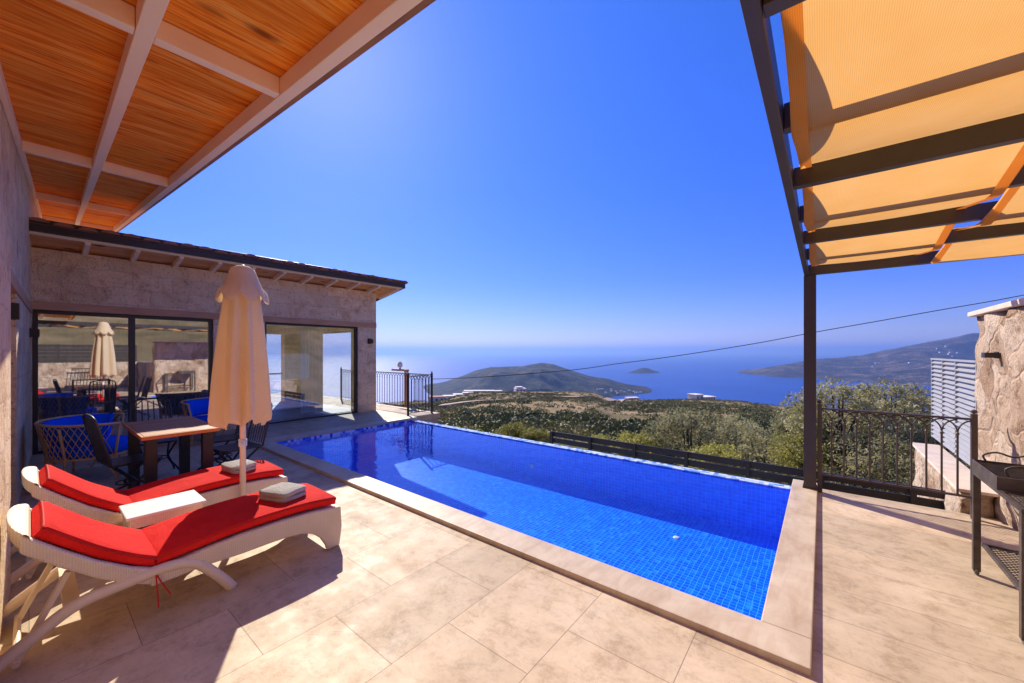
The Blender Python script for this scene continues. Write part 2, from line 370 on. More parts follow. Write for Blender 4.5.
M = dict(
    deck=mk_deck(), deck2=mk_deck('travertine_planks', 0, (1.1,.075,0), 14, .375, (.7,3.2,1), .42), coping=mk_coping(), ashlar=mk_ashlar(), rubble=mk_rubble(), mosaic=mk_mosaic(), rim=mk_rim(), rim2=mk_rim('waterline_mosaic', ((.2, (.0,.08,.6)), (.5, (.05,.2,.8)), (.75, (.7,.8,.9)))), water=mk_water(),
    ceil=mk_boards('pine_ceiling_boards', (.70,.15,.010), (1,.335,.028), (1,.50,.10), .12, 'y', .85),
    soffit=mk_boards('pine_soffit', (.78,.38,.14), (.90,.50,.22), (.94,.60,.32), .1, 'y', .85),
    beam=simple('cream_painted_beam', (1,.86,.62), (.97,.79,.55), .7, 3, .15, .003, stretch=(1,1,6)),
    edgewood=simple('weathered_edge_board', (.42,.22,.09), (.22,.11,.05), .7, 4, .3, .004, stretch=(.4,4,4)),
    lintel=simple('stained_lintel', (.62,.36,.20), (.46,.25,.13), .6, 3, .3, .004, stretch=(4,.6,4)),
    gutter=simple('dark_gutter_metal', (.035,.026,.024), (.05,.037,.033), .45, 4, .05),
    tile=simple('clay_roof_tile', (.42,.18,.10), (.28,.13,.09), .8, 6, .3, .006),
    frame=simple('dark_door_frame', (.022,.020,.022), (.032,.030,.032), .35, 6, .05),
    black=simple('black_iron', (.018,.016,.018), (.03,.027,.027), .42, 9, .2, .002),
    iron=simple('brown_iron', (.060,.045,.042), (.085,.062,.052), .5, 9, .25, .002),
    pergola=simple('brown_pergola_steel', (.042,.033,.029), (.056,.044,.038), .42, 5, .08),
    fence=simple('charcoal_fence', (.020,.017,.018), (.035,.030,.030), .55, 6, .2, .002, stretch=(.5,4,4)),
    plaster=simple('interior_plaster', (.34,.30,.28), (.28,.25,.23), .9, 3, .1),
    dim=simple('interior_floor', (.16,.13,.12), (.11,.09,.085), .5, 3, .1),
    curtain=mk_fabric('grey_curtain', (.85,.82,.80), (.75,.72,.71), .3, 60),
    glass=mk_glass('door_glass', .42, (.92,.95,.97)), wglass=mk_glass('window_glass', .20, (.80,.86,.90)),
    red=mk_fabric('red_cushion', (.88,.026,.020), (.70,.013,.011), 0, 60, .55, .8, .5, .022, 7),
    redtie=simple('red_tie', (.62,.02,.015), None, .8),
    wicker=mk_wicker('white_wicker', (.86,.73,.56), (.80,.66,.50)),
    resin=simple('cream_resin', (.84,.70,.54), (.78,.63,.48), .5, 6, .05),
    white=simple('white_plastic', (.80,.78,.74), (.74,.72,.68), .4, 6, .05),
    wheel=simple('grey_rubber', (.12,.11,.11), None, .7),
    parasol=mk_fabric('peach_parasol_fabric', (1,.90,.70), (.98,.84,.63), .5, 200, .12),
    pole=simple('cream_pole', (.84,.70,.58), (.78,.63,.52), .4, 6, .03),
    towel=mk_fabric('grey_towel', (.66,.62,.54), (.50,.47,.41), 0, 60, .9, .85, .4, .012, 30),
    tabletop=mk_boards('slatted_tabletop', (.30,.14,.06), (.42,.21,.09), (.50,.27,.13), .105, 'y', .55, False),
    tableedge=simple('orange_wood_edge', (.70,.24,.05), (.58,.18,.035), .5, 4, .2, .003, stretch=(.5,.5,4)),
    rattan=simple('honey_rattan', (.74,.46,.22), (.60,.35,.15), .5, 14, .3, .003),
    blue=mk_fabric('blue_cushion', (.006,.13,.85), (.004,.10,.75), 0, 200, .15),
    shade=mk_fabric('orange_shade_cloth', (.98,.53,.16), (.92,.47,.12), .66, 60, .3, .85, .4),
    cable=simple('cable_black', (.015,.015,.015), None, .6, 5, 0),
    louvre=simple('white_louvre', (.36,.36,.38), (.30,.30,.32), .5, 6, .05),
    bbq=simple('sooty_steel', (.055,.043,.037), (.13,.10,.08), .5, 12, .4, .002, metal=.3),
    cap=simple('pale_stone_cap', (.72,.60,.50), (.60,.48,.39), .8, 6, .4, .006, co='World'),
    earth=simple('retaining_wall', (.45,.36,.28), (.32,.25,.19), .9, 2, .5, .02, co='World'),
    bark=simple('olive_bark', (.14,.10,.07), (.07,.05,.04), .9, 9, .6, .01),
    olive=mk_leaf('olive_leaves', (.14,.15,.06), (.36,.34,.16), (.62,.56,.33), 2.4, .4),
    yellowbush=mk_leaf('yellow_bush_leaves', (.17,.18,.035), (.38,.36,.08), (.60,.54,.17), 2.2, .35),
    scrub=mk_leaf('maquis_leaves', (.035,.050,.016), (.12,.13,.04), (.34,.29,.11), .12, .1),
    hill=mk_land('dry_hillside', (.09,.08,.03), (.24,.175,.08), (.42,.29,.16), .045),
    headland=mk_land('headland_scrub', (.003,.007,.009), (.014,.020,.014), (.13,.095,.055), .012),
    coast=mk_land('far_coast_scrub', (.008,.010,.012), (.04,.034,.026), (.24,.165,.11), .006),
    road=simple('dirt_road', (.50,.36,.25), (.40,.28,.19), .95, .2, 0, co='World'),
    house=simple('white_house_render', (.78,.72,.68), (.70,.64,.60), .9, .3, 0, co='World'),
    roofred=simple('red_house_roof', (.45,.20,.13), None, .9, .3, 0, co='World'),
    pane=simple('dark_house_pane', (.03,.04,.05), None, .2, .3, 0), sea=mk_sea(),
)
# ---------------------------------------------------------------- geography
CH, SH = math.cos(HEAD), math.sin(HEAD)
def polar(X, Y):
    f = -SH*X + CH*Y; l = CH*X + SH*Y
    return math.atan2(l, f), math.hypot(l, f)
def px_az(px): return math.atan((px - 512)/387)
def interp(tab, x): return float(np.interp(x, [a for a, b in tab], [b for a, b in tab]))
# skyline of the near hill: azimuth -> slope below the eye
CREST = [(px_az(p), (y - 352)/387) for p, y in ((200,400),(375,405),(430,403),(445,401),(462,397),(480,394),(500,393),(520,392),(560,393),(595,395),(615,401),(640,401),(660,400),(700,400),(740,401),(780,407),(810,412),(850,414),(1024,416))]
def ground(X, Y):
    a, r = polar(X, Y)
    f = max(r*math.cos(a), .01)
    e = interp(CREST, a) + (1400/(f + 2) - 4.6)/387
    rc = 330 + 40*math.sin(a*9)
    z = EYE - e*f
    if f > rc:
        z = EYE - e*rc - (f - rc)*.30 - .00018*(f-rc)**2
    z += noise.noise(Vector((X*.03, Y*.03, 0)))*min(f*.012, 2.4)
    # behind and beside the villa the hill rises
    beh = min(max((abs(a) - 1.05)/.5, 0), 1)
    zb = -.35 + max(r - 9, 0)*.22
    z = z*(1-beh) + zb*beh
    if r > 500: z = z*1.0 if beh == 0 else min(z, 120)
    return max(z, -262)
def polar_sheet(name, mat, zf, a0, a1, na, rs):
    mb = MB(); vs = []
    for r in rs:
        for i in range(na+1):
            a = a0 + (a1-a0)*i/na; l, f = r*math.sin(a), r*math.cos(a)
            X = CH*l - SH*f; Y = SH*l + CH*f; vs.append((X, Y, zf(X, Y, a, r)))
    n = na+1
    mb.add(vs, [(j*n+i, j*n+i+1, (j+1)*n+i+1, (j+1)*n+i) for j in range(len(rs)-1) for i in range(na)])
    return mb.build(name, mat, smooth=True)
rs = [6.2] + list(np.geomspace(7, 420, 90)) + list(np.linspace(440, 1600, 24))
tag(polar_sheet('hillside', M['hill'], lambda X, Y, a, r: ground(X, Y), -R(100), R(100), 300, rs), kind='structure')
tag(polar_sheet('hill_behind', M['hill'], lambda X, Y, a, r: -.35 + max(r-9, 0)*.22, R(100), R(260), 60, [6.2, 9, 14, 20, 30, 50, 90, 150]), kind='structure')
sea = MB().add([(-52000,-52000,-250),(52000,-52000,-250),(52000,52000,-250),(-52000,52000,-250)], [(0,1,2,3)]).build('sea', M['sea'])
tag(sea, kind='structure')
def ridge_land(name, mat, tab, rc, wf_, wb, na, nr, rough, dip=0):
    wff = wf_ if callable(wf_) else (lambda a: wf_); wf = max(wff(tab[0][0]), wff(tab[-1][0]))
    """tab: azimuth -> slope of the skyline; ridge line at depth rc(a)"""
    a0, a1 = tab[0][0], tab[-1][0]
    def zf(X, Y, a, r):
        f = r*math.cos(a); c_ = rc(a)
        top = EYE - interp(tab, a)*c_; h = max(top + 250, 0)
        u = (f - c_)/(wff(a) if f < c_ else wb)
        b = max(1 - abs(u)**1.35, 0)
        nz = noise.fractal(Vector((X*rough, Y*rough, 1.7)), 1.0, 2.1, 5)
        b2 = b*(1 + (1-b)*nz*.9)
        return -256 + (h + 6)*b2 + nz*h*.05*(b > .02)
    rr = []; lo = min(rc(a0), rc(a1), rc((a0+a1)/2)) - wf*1.05; hi = max(rc(a0), rc(a1), rc((a0+a1)/2)) + wb*1.05
    m = max(abs(a0), abs(a1)); rr = list(np.linspace(lo/1.0, hi/math.cos(m), nr))
    return polar_sheet(name, mat, zf, a0, a1, na, rr)
def T(lst): return [(px_az(p), (y-352)/387) for p, y in lst]
HEADL = T([(330,420),(376,395),(429,386),(446,382),(457,378),(475,371),(491,366.5),(508,366.5),(522,366),(530,364),(541,362.3),(553,364),(569,369.5),(588,375.6),(608,378.7),(625,384),(640,387),(650,390.5),(660,394.5)])
HB = [(px_az(p), v) for p, v in ((330,2350),(376,2250),(430,2000),(520,1900),(600,2000),(635,2250),(660,2380))]
HR = [(px_az(p), v) for p, v in ((330,2650),(430,2800),(560,2750),(635,2560),(660,2440))]
h_rc = lambda a: interp(HR, a)
h_wf = lambda a: interp(HR, a) - interp(HB, a)
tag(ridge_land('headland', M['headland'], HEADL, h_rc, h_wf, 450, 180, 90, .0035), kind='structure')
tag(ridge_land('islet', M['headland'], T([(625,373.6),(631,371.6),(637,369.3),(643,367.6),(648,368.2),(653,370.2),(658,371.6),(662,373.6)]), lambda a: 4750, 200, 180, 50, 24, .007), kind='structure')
COAST = T([(733,376),(740,372),(762,368),(784,364.4),(816,359),(842,357),(862,355),(888,349),(913,344.4),(940,340),(975,334),(1010,331),(1060,330)])
CB = [(px_az(p), v) for p, v in ((733,4650),(740,4500),(784,3750),(816,3560),(913,2870),(1060,2500))]
CR = [(px_az(p), v) for p, v in ((733,4700),(784,4350),(816,4650),(913,5500),(1060,6300))]
c_rc = lambda a: interp(CR, a)
c_wf = lambda a: interp(CR, a) - interp(CB, a)
tag(ridge_land('far_coast', M['coast'], COAST, c_rc, c_wf, 900, 170, 80, .0011), kind='structure')

# haze box
def mk_haze():
    m = bpy.data.materials.new('haze_air'); m.use_nodes = True; t = m.node_tree; t.nodes.clear()
    o = t.nodes.new('ShaderNodeOutputMaterial'); v = t.nodes.new('ShaderNodeVolumePrincipled')
    v.inputs['Color'].default_value = (.30,.50,1,1); v.inputs['Density'].default_value = 8e-5; v.inputs['Anisotropy'].default_value = .35
    t.links.new(v.outputs[0], o.inputs['Volume']); return m
tag(bx(-53000,53000,-53000,53000,-264,420).build('haze', mk_haze()), kind='stuff')

# ---------------------------------------------------------------- terrace and pool
PX0, PX1, PY0, PY1 = -7.35, -.27, 2.58, 5.50         # inside of the pool
WZ = -.05
deck = MB()
for r_ in ((-16,-7.6,-8,5.75),(-7.6,.03,-8,2.33),(-7.6,-.04,2.33,2.34)): deck.box(r_[0], r_[1], r_[2], r_[3], -.12, 0)
deck.box(-16, -7.6, 5.75, 6.55, -.12, 0)
tag(deck.build('terrace_floor', M['deck']), kind='structure')
tag(MB().box(.03,7,-8,2.33,-.12,0).box(-.04,7,2.33,5.62,-.12,0).build('side_terrace_floor', M['deck2']), kind='structure')
sub = MB().box(-16,-7.62,-8,6.5,-6,-.125).box(-7.62,-.1,-8,2.3,-6,-.125).box(-.1,7,-8,5.57,-6,-.125).box(-7.62,-.1,2.3,5.6,-6,-1.2)
tag(sub.build('terrace_base', M['earth']), kind='structure')
pool = thing('swimming_pool', 'long infinity pool lined with blue mosaic and edged in travertine', 'pool', (-3.8, 4, 0))
shell = MB()
FZ = -.64
shell.add([(PX0,PY0,FZ),(PX1,PY0,FZ),(PX1,PY1,FZ),(PX0,PY1,FZ)], [(0,1,2,3)])
shell.box(PX0-.15, PX0, PY0-.15, PY1, -1.2, -.012).box(PX1, PX1+.15, PY0-.15, PY1, -1.2, -.012)
shell.box(PX0, PX1, PY0-.15, PY0, -1.2, -.012).box(PX0-.15, PX1+.15, PY1, PY1+.10, -1.2, WZ+.002)
shell.build('pool_shell', M['mosaic'], pool)
bx(PX0-.02, PX1, PY1+.0, PY1+.14, WZ+.004, WZ+.016).build('overflow_rim', M['rim'], pool)
bx(PX0-.1, PX1, PY1+.104, PY1+.16, -1.0, WZ-.002).build('weir_face', M['rim'], pool)
MB().add([(PX0,PY0,WZ),(PX1,PY0,WZ),(PX1,PY1,WZ),(PX0,PY1,WZ)], [(0,1,2,3)]).build('water_surface', M['water'], pool)
cop = MB()
for a in ((PX0-.25, PX1+.23, PY0-.25, PY0), (PX1, PX1+.23, PY0, 5.70), (PX0-.25, PX0, PY0, PY1+.15)): cop.box(*a, -.01, .038)
cop.build('coping', M['coping'], pool, bevel=.006)
for (lx, ly) in ((-2.55,3.9),(-4.4,5.488)):
    pass
dr = MB().lathe([(0,FZ+.012),(.028,FZ+.012),(.036,FZ+.004)], -1.34, 4.77, 20)
dr.build('floor_drain', M['white'], pool, smooth=True)

# ---------------------------------------------------------------- wing with the windows
wing = thing('villa_wing', 'stone villa wing with glazed doors and tiled roof at the far end of the pool', 'building', (-11, 3, 0))
FX = -9.22; WX = FX - .35
wl = MB()
wl.box(WX, FX, -.35, .03, 0, 3.12).box(WX, FX, 2.24, 3.13, 0, 2.31).box(WX, FX, 5.24, 5.75, 0, 2.31).box(WX, FX, .03, 5.75, 2.31, 3.12)
wl.box(-13.4, -13.1, -.35, 4.05, 0, 2.7).box(-13.4, -13.1, 5.0, 5.75, 0, 2.7).box(-13.4,-13.1,4.05,5.0,2.1,2.7)
wl.box(-12.9+0, WX, 5.45, 5.75, 2.15, 2.95).box(-13.1, -12.6, 5.45, 5.75, 0, 2.15).box(WX-.25, WX, 5.45, 5.75, 0, 2.31)
wl.build('stone_wall', M['ashlar'], wing)
MB().box(FX-.1, FX+.02, .0, 5.752, 2.19, 2.31).build('lintel', M['lintel'], wing, bevel=.004)
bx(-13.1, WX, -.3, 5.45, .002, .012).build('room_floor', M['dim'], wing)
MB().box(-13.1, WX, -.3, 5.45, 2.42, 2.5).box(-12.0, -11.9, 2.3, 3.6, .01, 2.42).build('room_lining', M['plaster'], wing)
def roofz(x): return 3.23 + (x + 8.65)*.18
rf = MB().add([(-8.66,-.2,roofz(-8.66)+.06),(-8.66,6.19,roofz(-8.66)+.06),(-13.9,6.19,roofz(-13.9)+.06),(-13.9,-.2,roofz(-13.9)+.06)], [(0,1,2,3)])
so_ = rf.build('soffit_boards', M['soffit'], wing); md = so_.modifiers.new('t', 'SOLIDIFY'); md.thickness = .03; md.offset = 0
y = .56
while y < 6.1:
    MB().bar((-8.70, y, roofz(-8.70)+.0), (-9.6, y, roofz(-9.6)+.0), .06, .085).build('rafter_end', M['beam'], wing, bevel=.004); y += .552
MB().bar((-8.68,-.2,3.235), (-8.68,6.19,3.235), .03, .05).build('eave_board', M['beam'], wing)
MB().box(-8.66, -8.58, -.2, 6.19, 3.245, 3.425).build('gutter', M['gutter'], wing, bevel=.012)
MB().bar((-8.60,6.20,3.32), (-13.9,6.20,roofz(-13.9)+.09), .035, .17).build('barge_board', M['gutter'], wing)
tl = MB(); yy = -.15
k = 0
while yy < 6.2:
    r0 = .085; seg = []
    for (x_, lift) in ((-8.57, .0), (-13.9, 0)):
        for a in range(7):
            t_ = math.pi*a/6; seg.append((x_ + .01*math.sin(k*2.3), yy + r0*1.25*math.cos(t_), roofz(x_)+.125 + r0*.62*math.sin(t_) + .012*math.sin(k*1.7)))
    tl.add(seg, [(i, i+1, i+8, i+7) for i in range(6)] + [tuple(range(7))])
    yy += .235; k += 1
tl.add([(-8.54,-.2,roofz(-8.54)+.10),(-8.54,6.19,roofz(-8.54)+.10),(-13.9,6.19,roofz(-13.9)+.10),(-13.9,-.2,roofz(-13.9)+.10)], [(0,1,2,3)])
tl.build('roof_tiles', M['tile'], wing)
def glazed(name, y0, y1, z1, muls, mat, x=FX-.09, fw=.055):
    fr = MB().box(x-.04, x+.04, y0, y0+fw, 0, z1).box(x-.04, x+.04, y1-fw, y1, 0, z1).box(x-.04, x+.04, y0+fw, y1-fw, z1-fw, z1).box(x-.04, x+.04, y0+fw, y1-fw, 0, fw*.8)
    for q in muls: fr.box(x-.03, x+.035, q-fw*.75, q+fw*.75, fw*.8, z1-fw)
    f = fr.build(name, M['frame'], wing, bevel=.003)
    bx(x-.006, x, y0+fw, y1-fw, fw*.8, z1-fw).build('pane', mat, f)
    return f
glazed('sliding_door', .032, 2.238, 2.188, [1.11], M['glass'])
glazed('picture_window', 3.132, 5.238, 2.188, [], M['wglass'], fw=.045)
bx(-9.345,-9.335,1.02,1.09,.9,1.15).build('door_pull', M['frame'], wing)
pl_ = MB().lathe([(0,0),(.04,0),(.045,.01),(0,.014)], 0, 0, 16); pl_.v = [(-3.96+v[0], PY1-v[2], -.45+v[1]) for v in pl_.v]; pl_.build('pool_lamp', M['white'], pool, smooth=True)
bx(PX0+.0005, PX0+.005, PY0, PY1, WZ-.05, -.0105).build('waterline_tiles', M['rim2'], pool)
# openings at the back and side of the room
sd = MB()
for a in ((-12.6,-12.55),(-9.86,-9.81)): sd.box(a[0], a[1], 5.6, 5.65, 0, 2.15)
sd.box(-12.55,-9.86,5.6,5.65,2.1,2.15).build('side_window_frame', M['frame'], wing)
bx(-13.28,-13.24,4.05,5.0,0.85,.9).build('rear_window_sill', M['frame'], wing)
cv = MB(); n = 150; vs = []
for z in (.05, 2.36):
    for i in range(n+1):
        yv = .06 + 2.2*i/n; vs.append((-9.62 + .035*math.sin(i*.92) + .01*math.sin(i*.31), yv, z))
cv.add(vs, [(i, i+1, n+2+i, n+1+i) for i in range(n)])
cv.build('pleated_curtain', M['curtain'], wing, smooth=True)
cv2 = MB(); vs = []; n = 40
for z in (.05, 2.36):
    for i in range(n+1): vs.append((-9.85 + .035*math.sin(i*1.1), 4.1 + .55*i/n, z))
cv2.add(vs, [(i, i+1, n+2+i, n+1+i) for i in range(n)])
cv2.build('drawn_curtain', M['curtain'], wing, smooth=True)
def sconce(loc, rz, label):
    t = thing('wall_sconce', label, 'wall lamp', loc, rz, 'black box wall lamps')
    bx(-.05,.05,0,.012,-.07,.07).build('back_plate', M['black'], t, world=False)
    o = MB().box(-.05,.05,.012,.09,-.055,-.048).box(-.05,.05,.012,.09,.048,.055).box(-.05,-.043,.012,.09,-.048,.048).box(.043,.05,.012,.09,-.048,.048).box(-.043,.043,.083,.09,-.048,.048)
    o.build('lamp_box', M['black'], t, world=False); return t
sconce((FX, 5.56, 1.83), R(-90), 'small black wall lamp on the stone column right of the big window')

# ---------------------------------------------------------------- main house on the left with the boarded overhang
ROT = -R(1.8)
main = thing('main_house', 'stone main house with pine boarded overhang at the left edge', 'building', (0,0,0), ROT)
mw = MB()
Lw = 14.8
def rz_(d): return 2.73 + .128*d           # underside of the beams at distance d along -x
# wall above the openings follows the roof slope
mw.prism([(.8, 2.24), (-Lw, 2.24), (-Lw, rz_(Lw)+.107), (.8, rz_(-.8)+.107)], -.62, -.27, 'y')
mw.box(-4.15, .8, -.62, -.205, 0, 2.24).box(-Lw, -6.15, -.62, -.27, 0, 2.24)
mw.build('stone_wall', M['ashlar'], main, world=False)
bx(-9.2, .8, -.40, -.255, 2.12, 2.238).build('lintel', M['lintel'], main, world=False, bevel=.004)
dfr = MB().box(-6.15,-6.08,-.55,-.49,0,2.12).box(-4.22,-4.15,-.55,-.49,0,2.12).box(-5.2,-5.13,-.55,-.49,.05,2.07).box(-6.08,-4.22,-.55,-.49,2.05,2.12).build('patio_door', M['frame'], main, world=False)
bx(-6.08,-4.22,-.525,-.52,0,2.05).build('pane', M['glass'], dfr, world=False)
def sbar(y0, y1, dz0, dz1, d0, d1):
    return MB().add([(-d0,y0,rz_(d0)+dz0),(-d0,y1,rz_(d0)+dz0),(-d0,y1,rz_(d0)+dz1),(-d0,y0,rz_(d0)+dz1),
                     (-d1,y0,rz_(d1)+dz0),(-d1,y1,rz_(d1)+dz0),(-d1,y1,rz_(d1)+dz1),(-d1,y0,rz_(d1)+dz1)],
                    [(0,1,2,3),(7,6,5,4),(0,4,5,1),(1,5,6,2),(2,6,7,3),(3,7,4,0)])
rf = sbar(-.62, .935, .109, .135, -.9, 14.6).build('roof_deck', M['ceil'], main, world=False)
sbar(.84, .90, 0, .107, -.9, 14.6).build('roof_beam', M['beam'], rf, world=False, bevel=.004)
sbar(.232, .298, 0, .107, -.9, 14.6).build('roof_beam', M['beam'], rf, world=False, bevel=.004)
sbar(-.268, -.235, .02, .107, -.9, 14.6).build('wall_plate', M['beam'], rf, world=False, bevel=.004)
for d in (-.6, 2.50, 6.06, 9.6, 13.2):
    for (a, b) in ((-.233, .230), (.300, .838)):
        sbar(a, b, .003, .106, d, d+.075).build('cross_beam', M['beam'], rf, world=False, bevel=.004)
sbar(.903, .938, .015, .108, -.9, 14.6).build('edge_board', M['edgewood'], rf, world=False)
sbar(.9385, .965, .05, .19, -.9, 14.65).build('edge_flashing', M['gutter'], rf, world=False)
tt = MB()
for i in range(55):
    d = -.8 + i*.28; tt.box(-d-.14, -d+.14, -.6, .95, rz_(d)+.142, rz_(d)+.20)
tt.build('roof_tiles', M['tile'], rf, world=False)
def main_pt(x, y, z): return (x*math.cos(ROT) - y*math.sin(ROT), x*math.sin(ROT) + y*math.cos(ROT), z)
sconce(main_pt(-4.35, -.268, 1.83), ROT, 'black wall lamp on the main house wall beside the patio door, nearest the left edge')
sconce(main_pt(-8.7, -.268, 1.82), ROT, 'black wall lamp in the corner left of the glazed sliding doors')

# ---------------------------------------------------------------- rubble boundary wall on the right
def rough_box(mb, x0, x1, y0, y1, z0, z1, st=.07, amp=.036):
    nx, ny, nz = [max(2, int(round((b-a)/st))) for a, b in ((x0,x1),(y0,y1),(z0,z1))]
    idx = {}; vs = []; fs = []
    def V(i, j, k):
        if (i,j,k) not in idx:
            p = Vector((x0+(x1-x0)*i/nx, y0+(y1-y0)*j/ny, z0+(z1-z0)*k/nz)); q = p*3.1
            d = Vector((noise.noise(q), noise.noise(q+Vector((9,3,1))), noise.noise(q+Vector((2,7,5)))))*amp*1.6 + Vector((noise.noise(p*14), noise.noise(p*14+Vector((4,4,1))), 0))*amp*.5
            idx[(i,j,k)] = len(vs); vs.append(p + d)
        return idx[(i,j,k)]
    for i in range(nx):
        for j in range(ny): fs += [(V(i,j,nz),V(i+1,j,nz),V(i+1,j+1,nz),V(i,j+1,nz))]
    for i in range(nx):
        for k in range(nz): fs += [(V(i,0,k),V(i+1,0,k),V(i+1,0,k+1),V(i,0,k+1)), (V(i+1,ny,k),V(i,ny,k),V(i,ny,k+1),V(i+1,ny,k+1))]
    for j in range(ny):
        for k in range(nz): fs += [(V(0,j+1,k),V(0,j,k),V(0,j,k+1),V(0,j+1,k+1)), (V(nx,j,k),V(nx,j+1,k),V(nx,j+1,k+1),V(nx,j,k+1))]
    mb.add(vs, fs)
wt = thing('rubble_wall', 'tall rubble stone garden wall with pale cap behind the barbecue', 'wall', (1.5, 4, 0))
rb = MB(); rough_box(rb, 1.30, 1.75, 3.0, 6.42, -.05, 1.93); rb.build('masonry', M['rubble'], wt, smooth=True)
MB().box(1.25, 1.80, 2.95, 6.47, 1.935, 1.985).build('wall_cap', M['cap'], wt, bevel=.008)
lw = thing('low_stone_wall', 'low rubble stone wall beyond the railing under the white louvres', 'wall', (1.15, 6.8, -1))
rb = MB(); rough_box(rb, 1.03, 1.29, 5.62, 8.03, -1.5, .19); rb.build('masonry', M['rubble'], lw, smooth=True)
MB().box(1.01, 1.295, 5.60, 8.05, .205, .235).build('wall_cap', M['cap'], lw, bevel=.006)
sconce((1.30, 5.75, 1.52), R(90), 'flat black wall lamp on the rubble wall at the right edge').scale = (1, 1, .45)
lv = thing('louvre_screen', 'white louvred screen standing on the low stone wall', 'screen', (1.33, 7.4, .24))
LZ1, LX = 1.43, 1.33
for y_ in (6.49, 7.34, 8.02, 8.7): bx(LX-.015, LX+.015, y_-.015, y_+.015, .24, LZ1).build('stile', M['louvre'], lv)
MB().box(LX-.02,LX+.02,6.47,8.72,LZ1+.002,LZ1+.026).build('top_rail', M['louvre'], lv)
s_ = MB(); z = .28
while z < LZ1-.03:
    for a, b in ((6.51,7.32),(7.36,8.0),(8.04,8.68)): s_.add([(LX-.024,a,z-.012),(LX-.024,b,z-.012),(LX+.022,b,z+.022),(LX+.022,a,z+.022),(LX-.020,a,z-.020),(LX-.020,b,z-.020),(LX+.026,b,z+.014),(LX+.026,a,z+.014)],[(0,1,2,3),(7,6,5,4),(0,4,5,1),(2,6,7,3),(1,5,6,2),(3,7,4,0)])
    z += .062
s_.build('slats', M['louvre'], lv)
# low garden wall and fence behind the viewer (seen mirrored in the glass)
gw = tag(MB().box(4.9,5.3,-6,2.99,-.05,1.12).build('garden_wall', M['rubble']), 'long low rubble wall across the terrace, mirrored in the sliding doors', 'wall')
gw2 = tag(MB().box(1.76,5.3,3.0,3.35,-.05,1.12).build('return_wall', M['rubble']), 'short rubble return wall behind the barbecue corner', 'wall')
gf = thing('timber_fence', 'dark board fence standing on the low rubble wall, mirrored in the glass', 'fence', (5.1,-2,1.12))
for i in range(7): bx(5.06,5.12,-5.9+i*1.32,-5.84+i*1.32,1.122,1.86).build('post', M['fence'], gf)
bd = MB()
for i in range(5): bd.box(5.065,5.09,-6,2.99,1.14+i*.145,1.27+i*.145)
bd.build('boards', M['pergola'], gf)
be = thing('garden_bench', 'black wrought iron bench in front of the rubble wall, mirrored in the glass', 'bench', (4.4,1.6,0))
MB().box(4.15,4.6,1.05,2.1,.42,.45).build('seat', M['black'], be)
bk = MB()
for i in range(12): bk.bar((4.6,1.07+i*.092,.46),(4.68,1.07+i*.092,.86),.015,.015)
bk.bar((4.68,1.05,.88),(4.68,2.1,.88),.03,.03); bk.build('backrest', M['black'], be)
for (a,b) in ((4.18,1.08),(4.18,2.07),(4.57,1.08),(4.57,2.07)): bx(a-.02,a+.02,b-.02,b+.02,0,.42).build('leg', M['black'], be)

# ---------------------------------------------------------------- pergola
pg = thing('pergola', 'brown steel pergola over the right side of the terrace', 'pergola', (-.1, 5.43, 0))
PT = 2.40; PB = .115
for (a, b) in ((-.105,5.45),(1.9,5.45),(-.137,-1.3),(1.9,-1.3)):
    bx(a-.055, a+.055, b-.055, b+.055, .038 if (a < 0 and b > 1) else 0, PT).build('post', M['pergola'], pg, bevel=.004)
bx(-.157, -.117, -1.36, 5.51, PT+.002, PT+PB).build('side_beam', M['pergola'], pg, bevel=.004)
bx(1.9, 1.94, -1.36, 5.51, PT+.002, PT+PB).build('side_beam', M['pergola'], pg, bevel=.004)
BY = [.49, 1.16, 1.84, 2.51, 3.18, 3.85, 4.52]
for yb in [-1.2, -.2] + BY: bx(-.115, 1.898, yb-.025, yb+.025, PT+.006, PT+.106).build('cross_beam', M['pergola'], pg, bevel=.003)
bx(-.115, 1.898, 5.39, 5.47, PT+.004, PT+PB-.002).build('end_beam', M['pergola'], pg, bevel=.003)
bp_ = MB().box(-.17,-.04,5.385,5.515,.040,.050)
for a in (-.158,-.052):
    for b in (5.397,5.503): bp_.lathe([(.009,.050),(.009,.066),(0,.068)], a, b, 8)
bp_.build('base_plate', M['pergola'], pg)
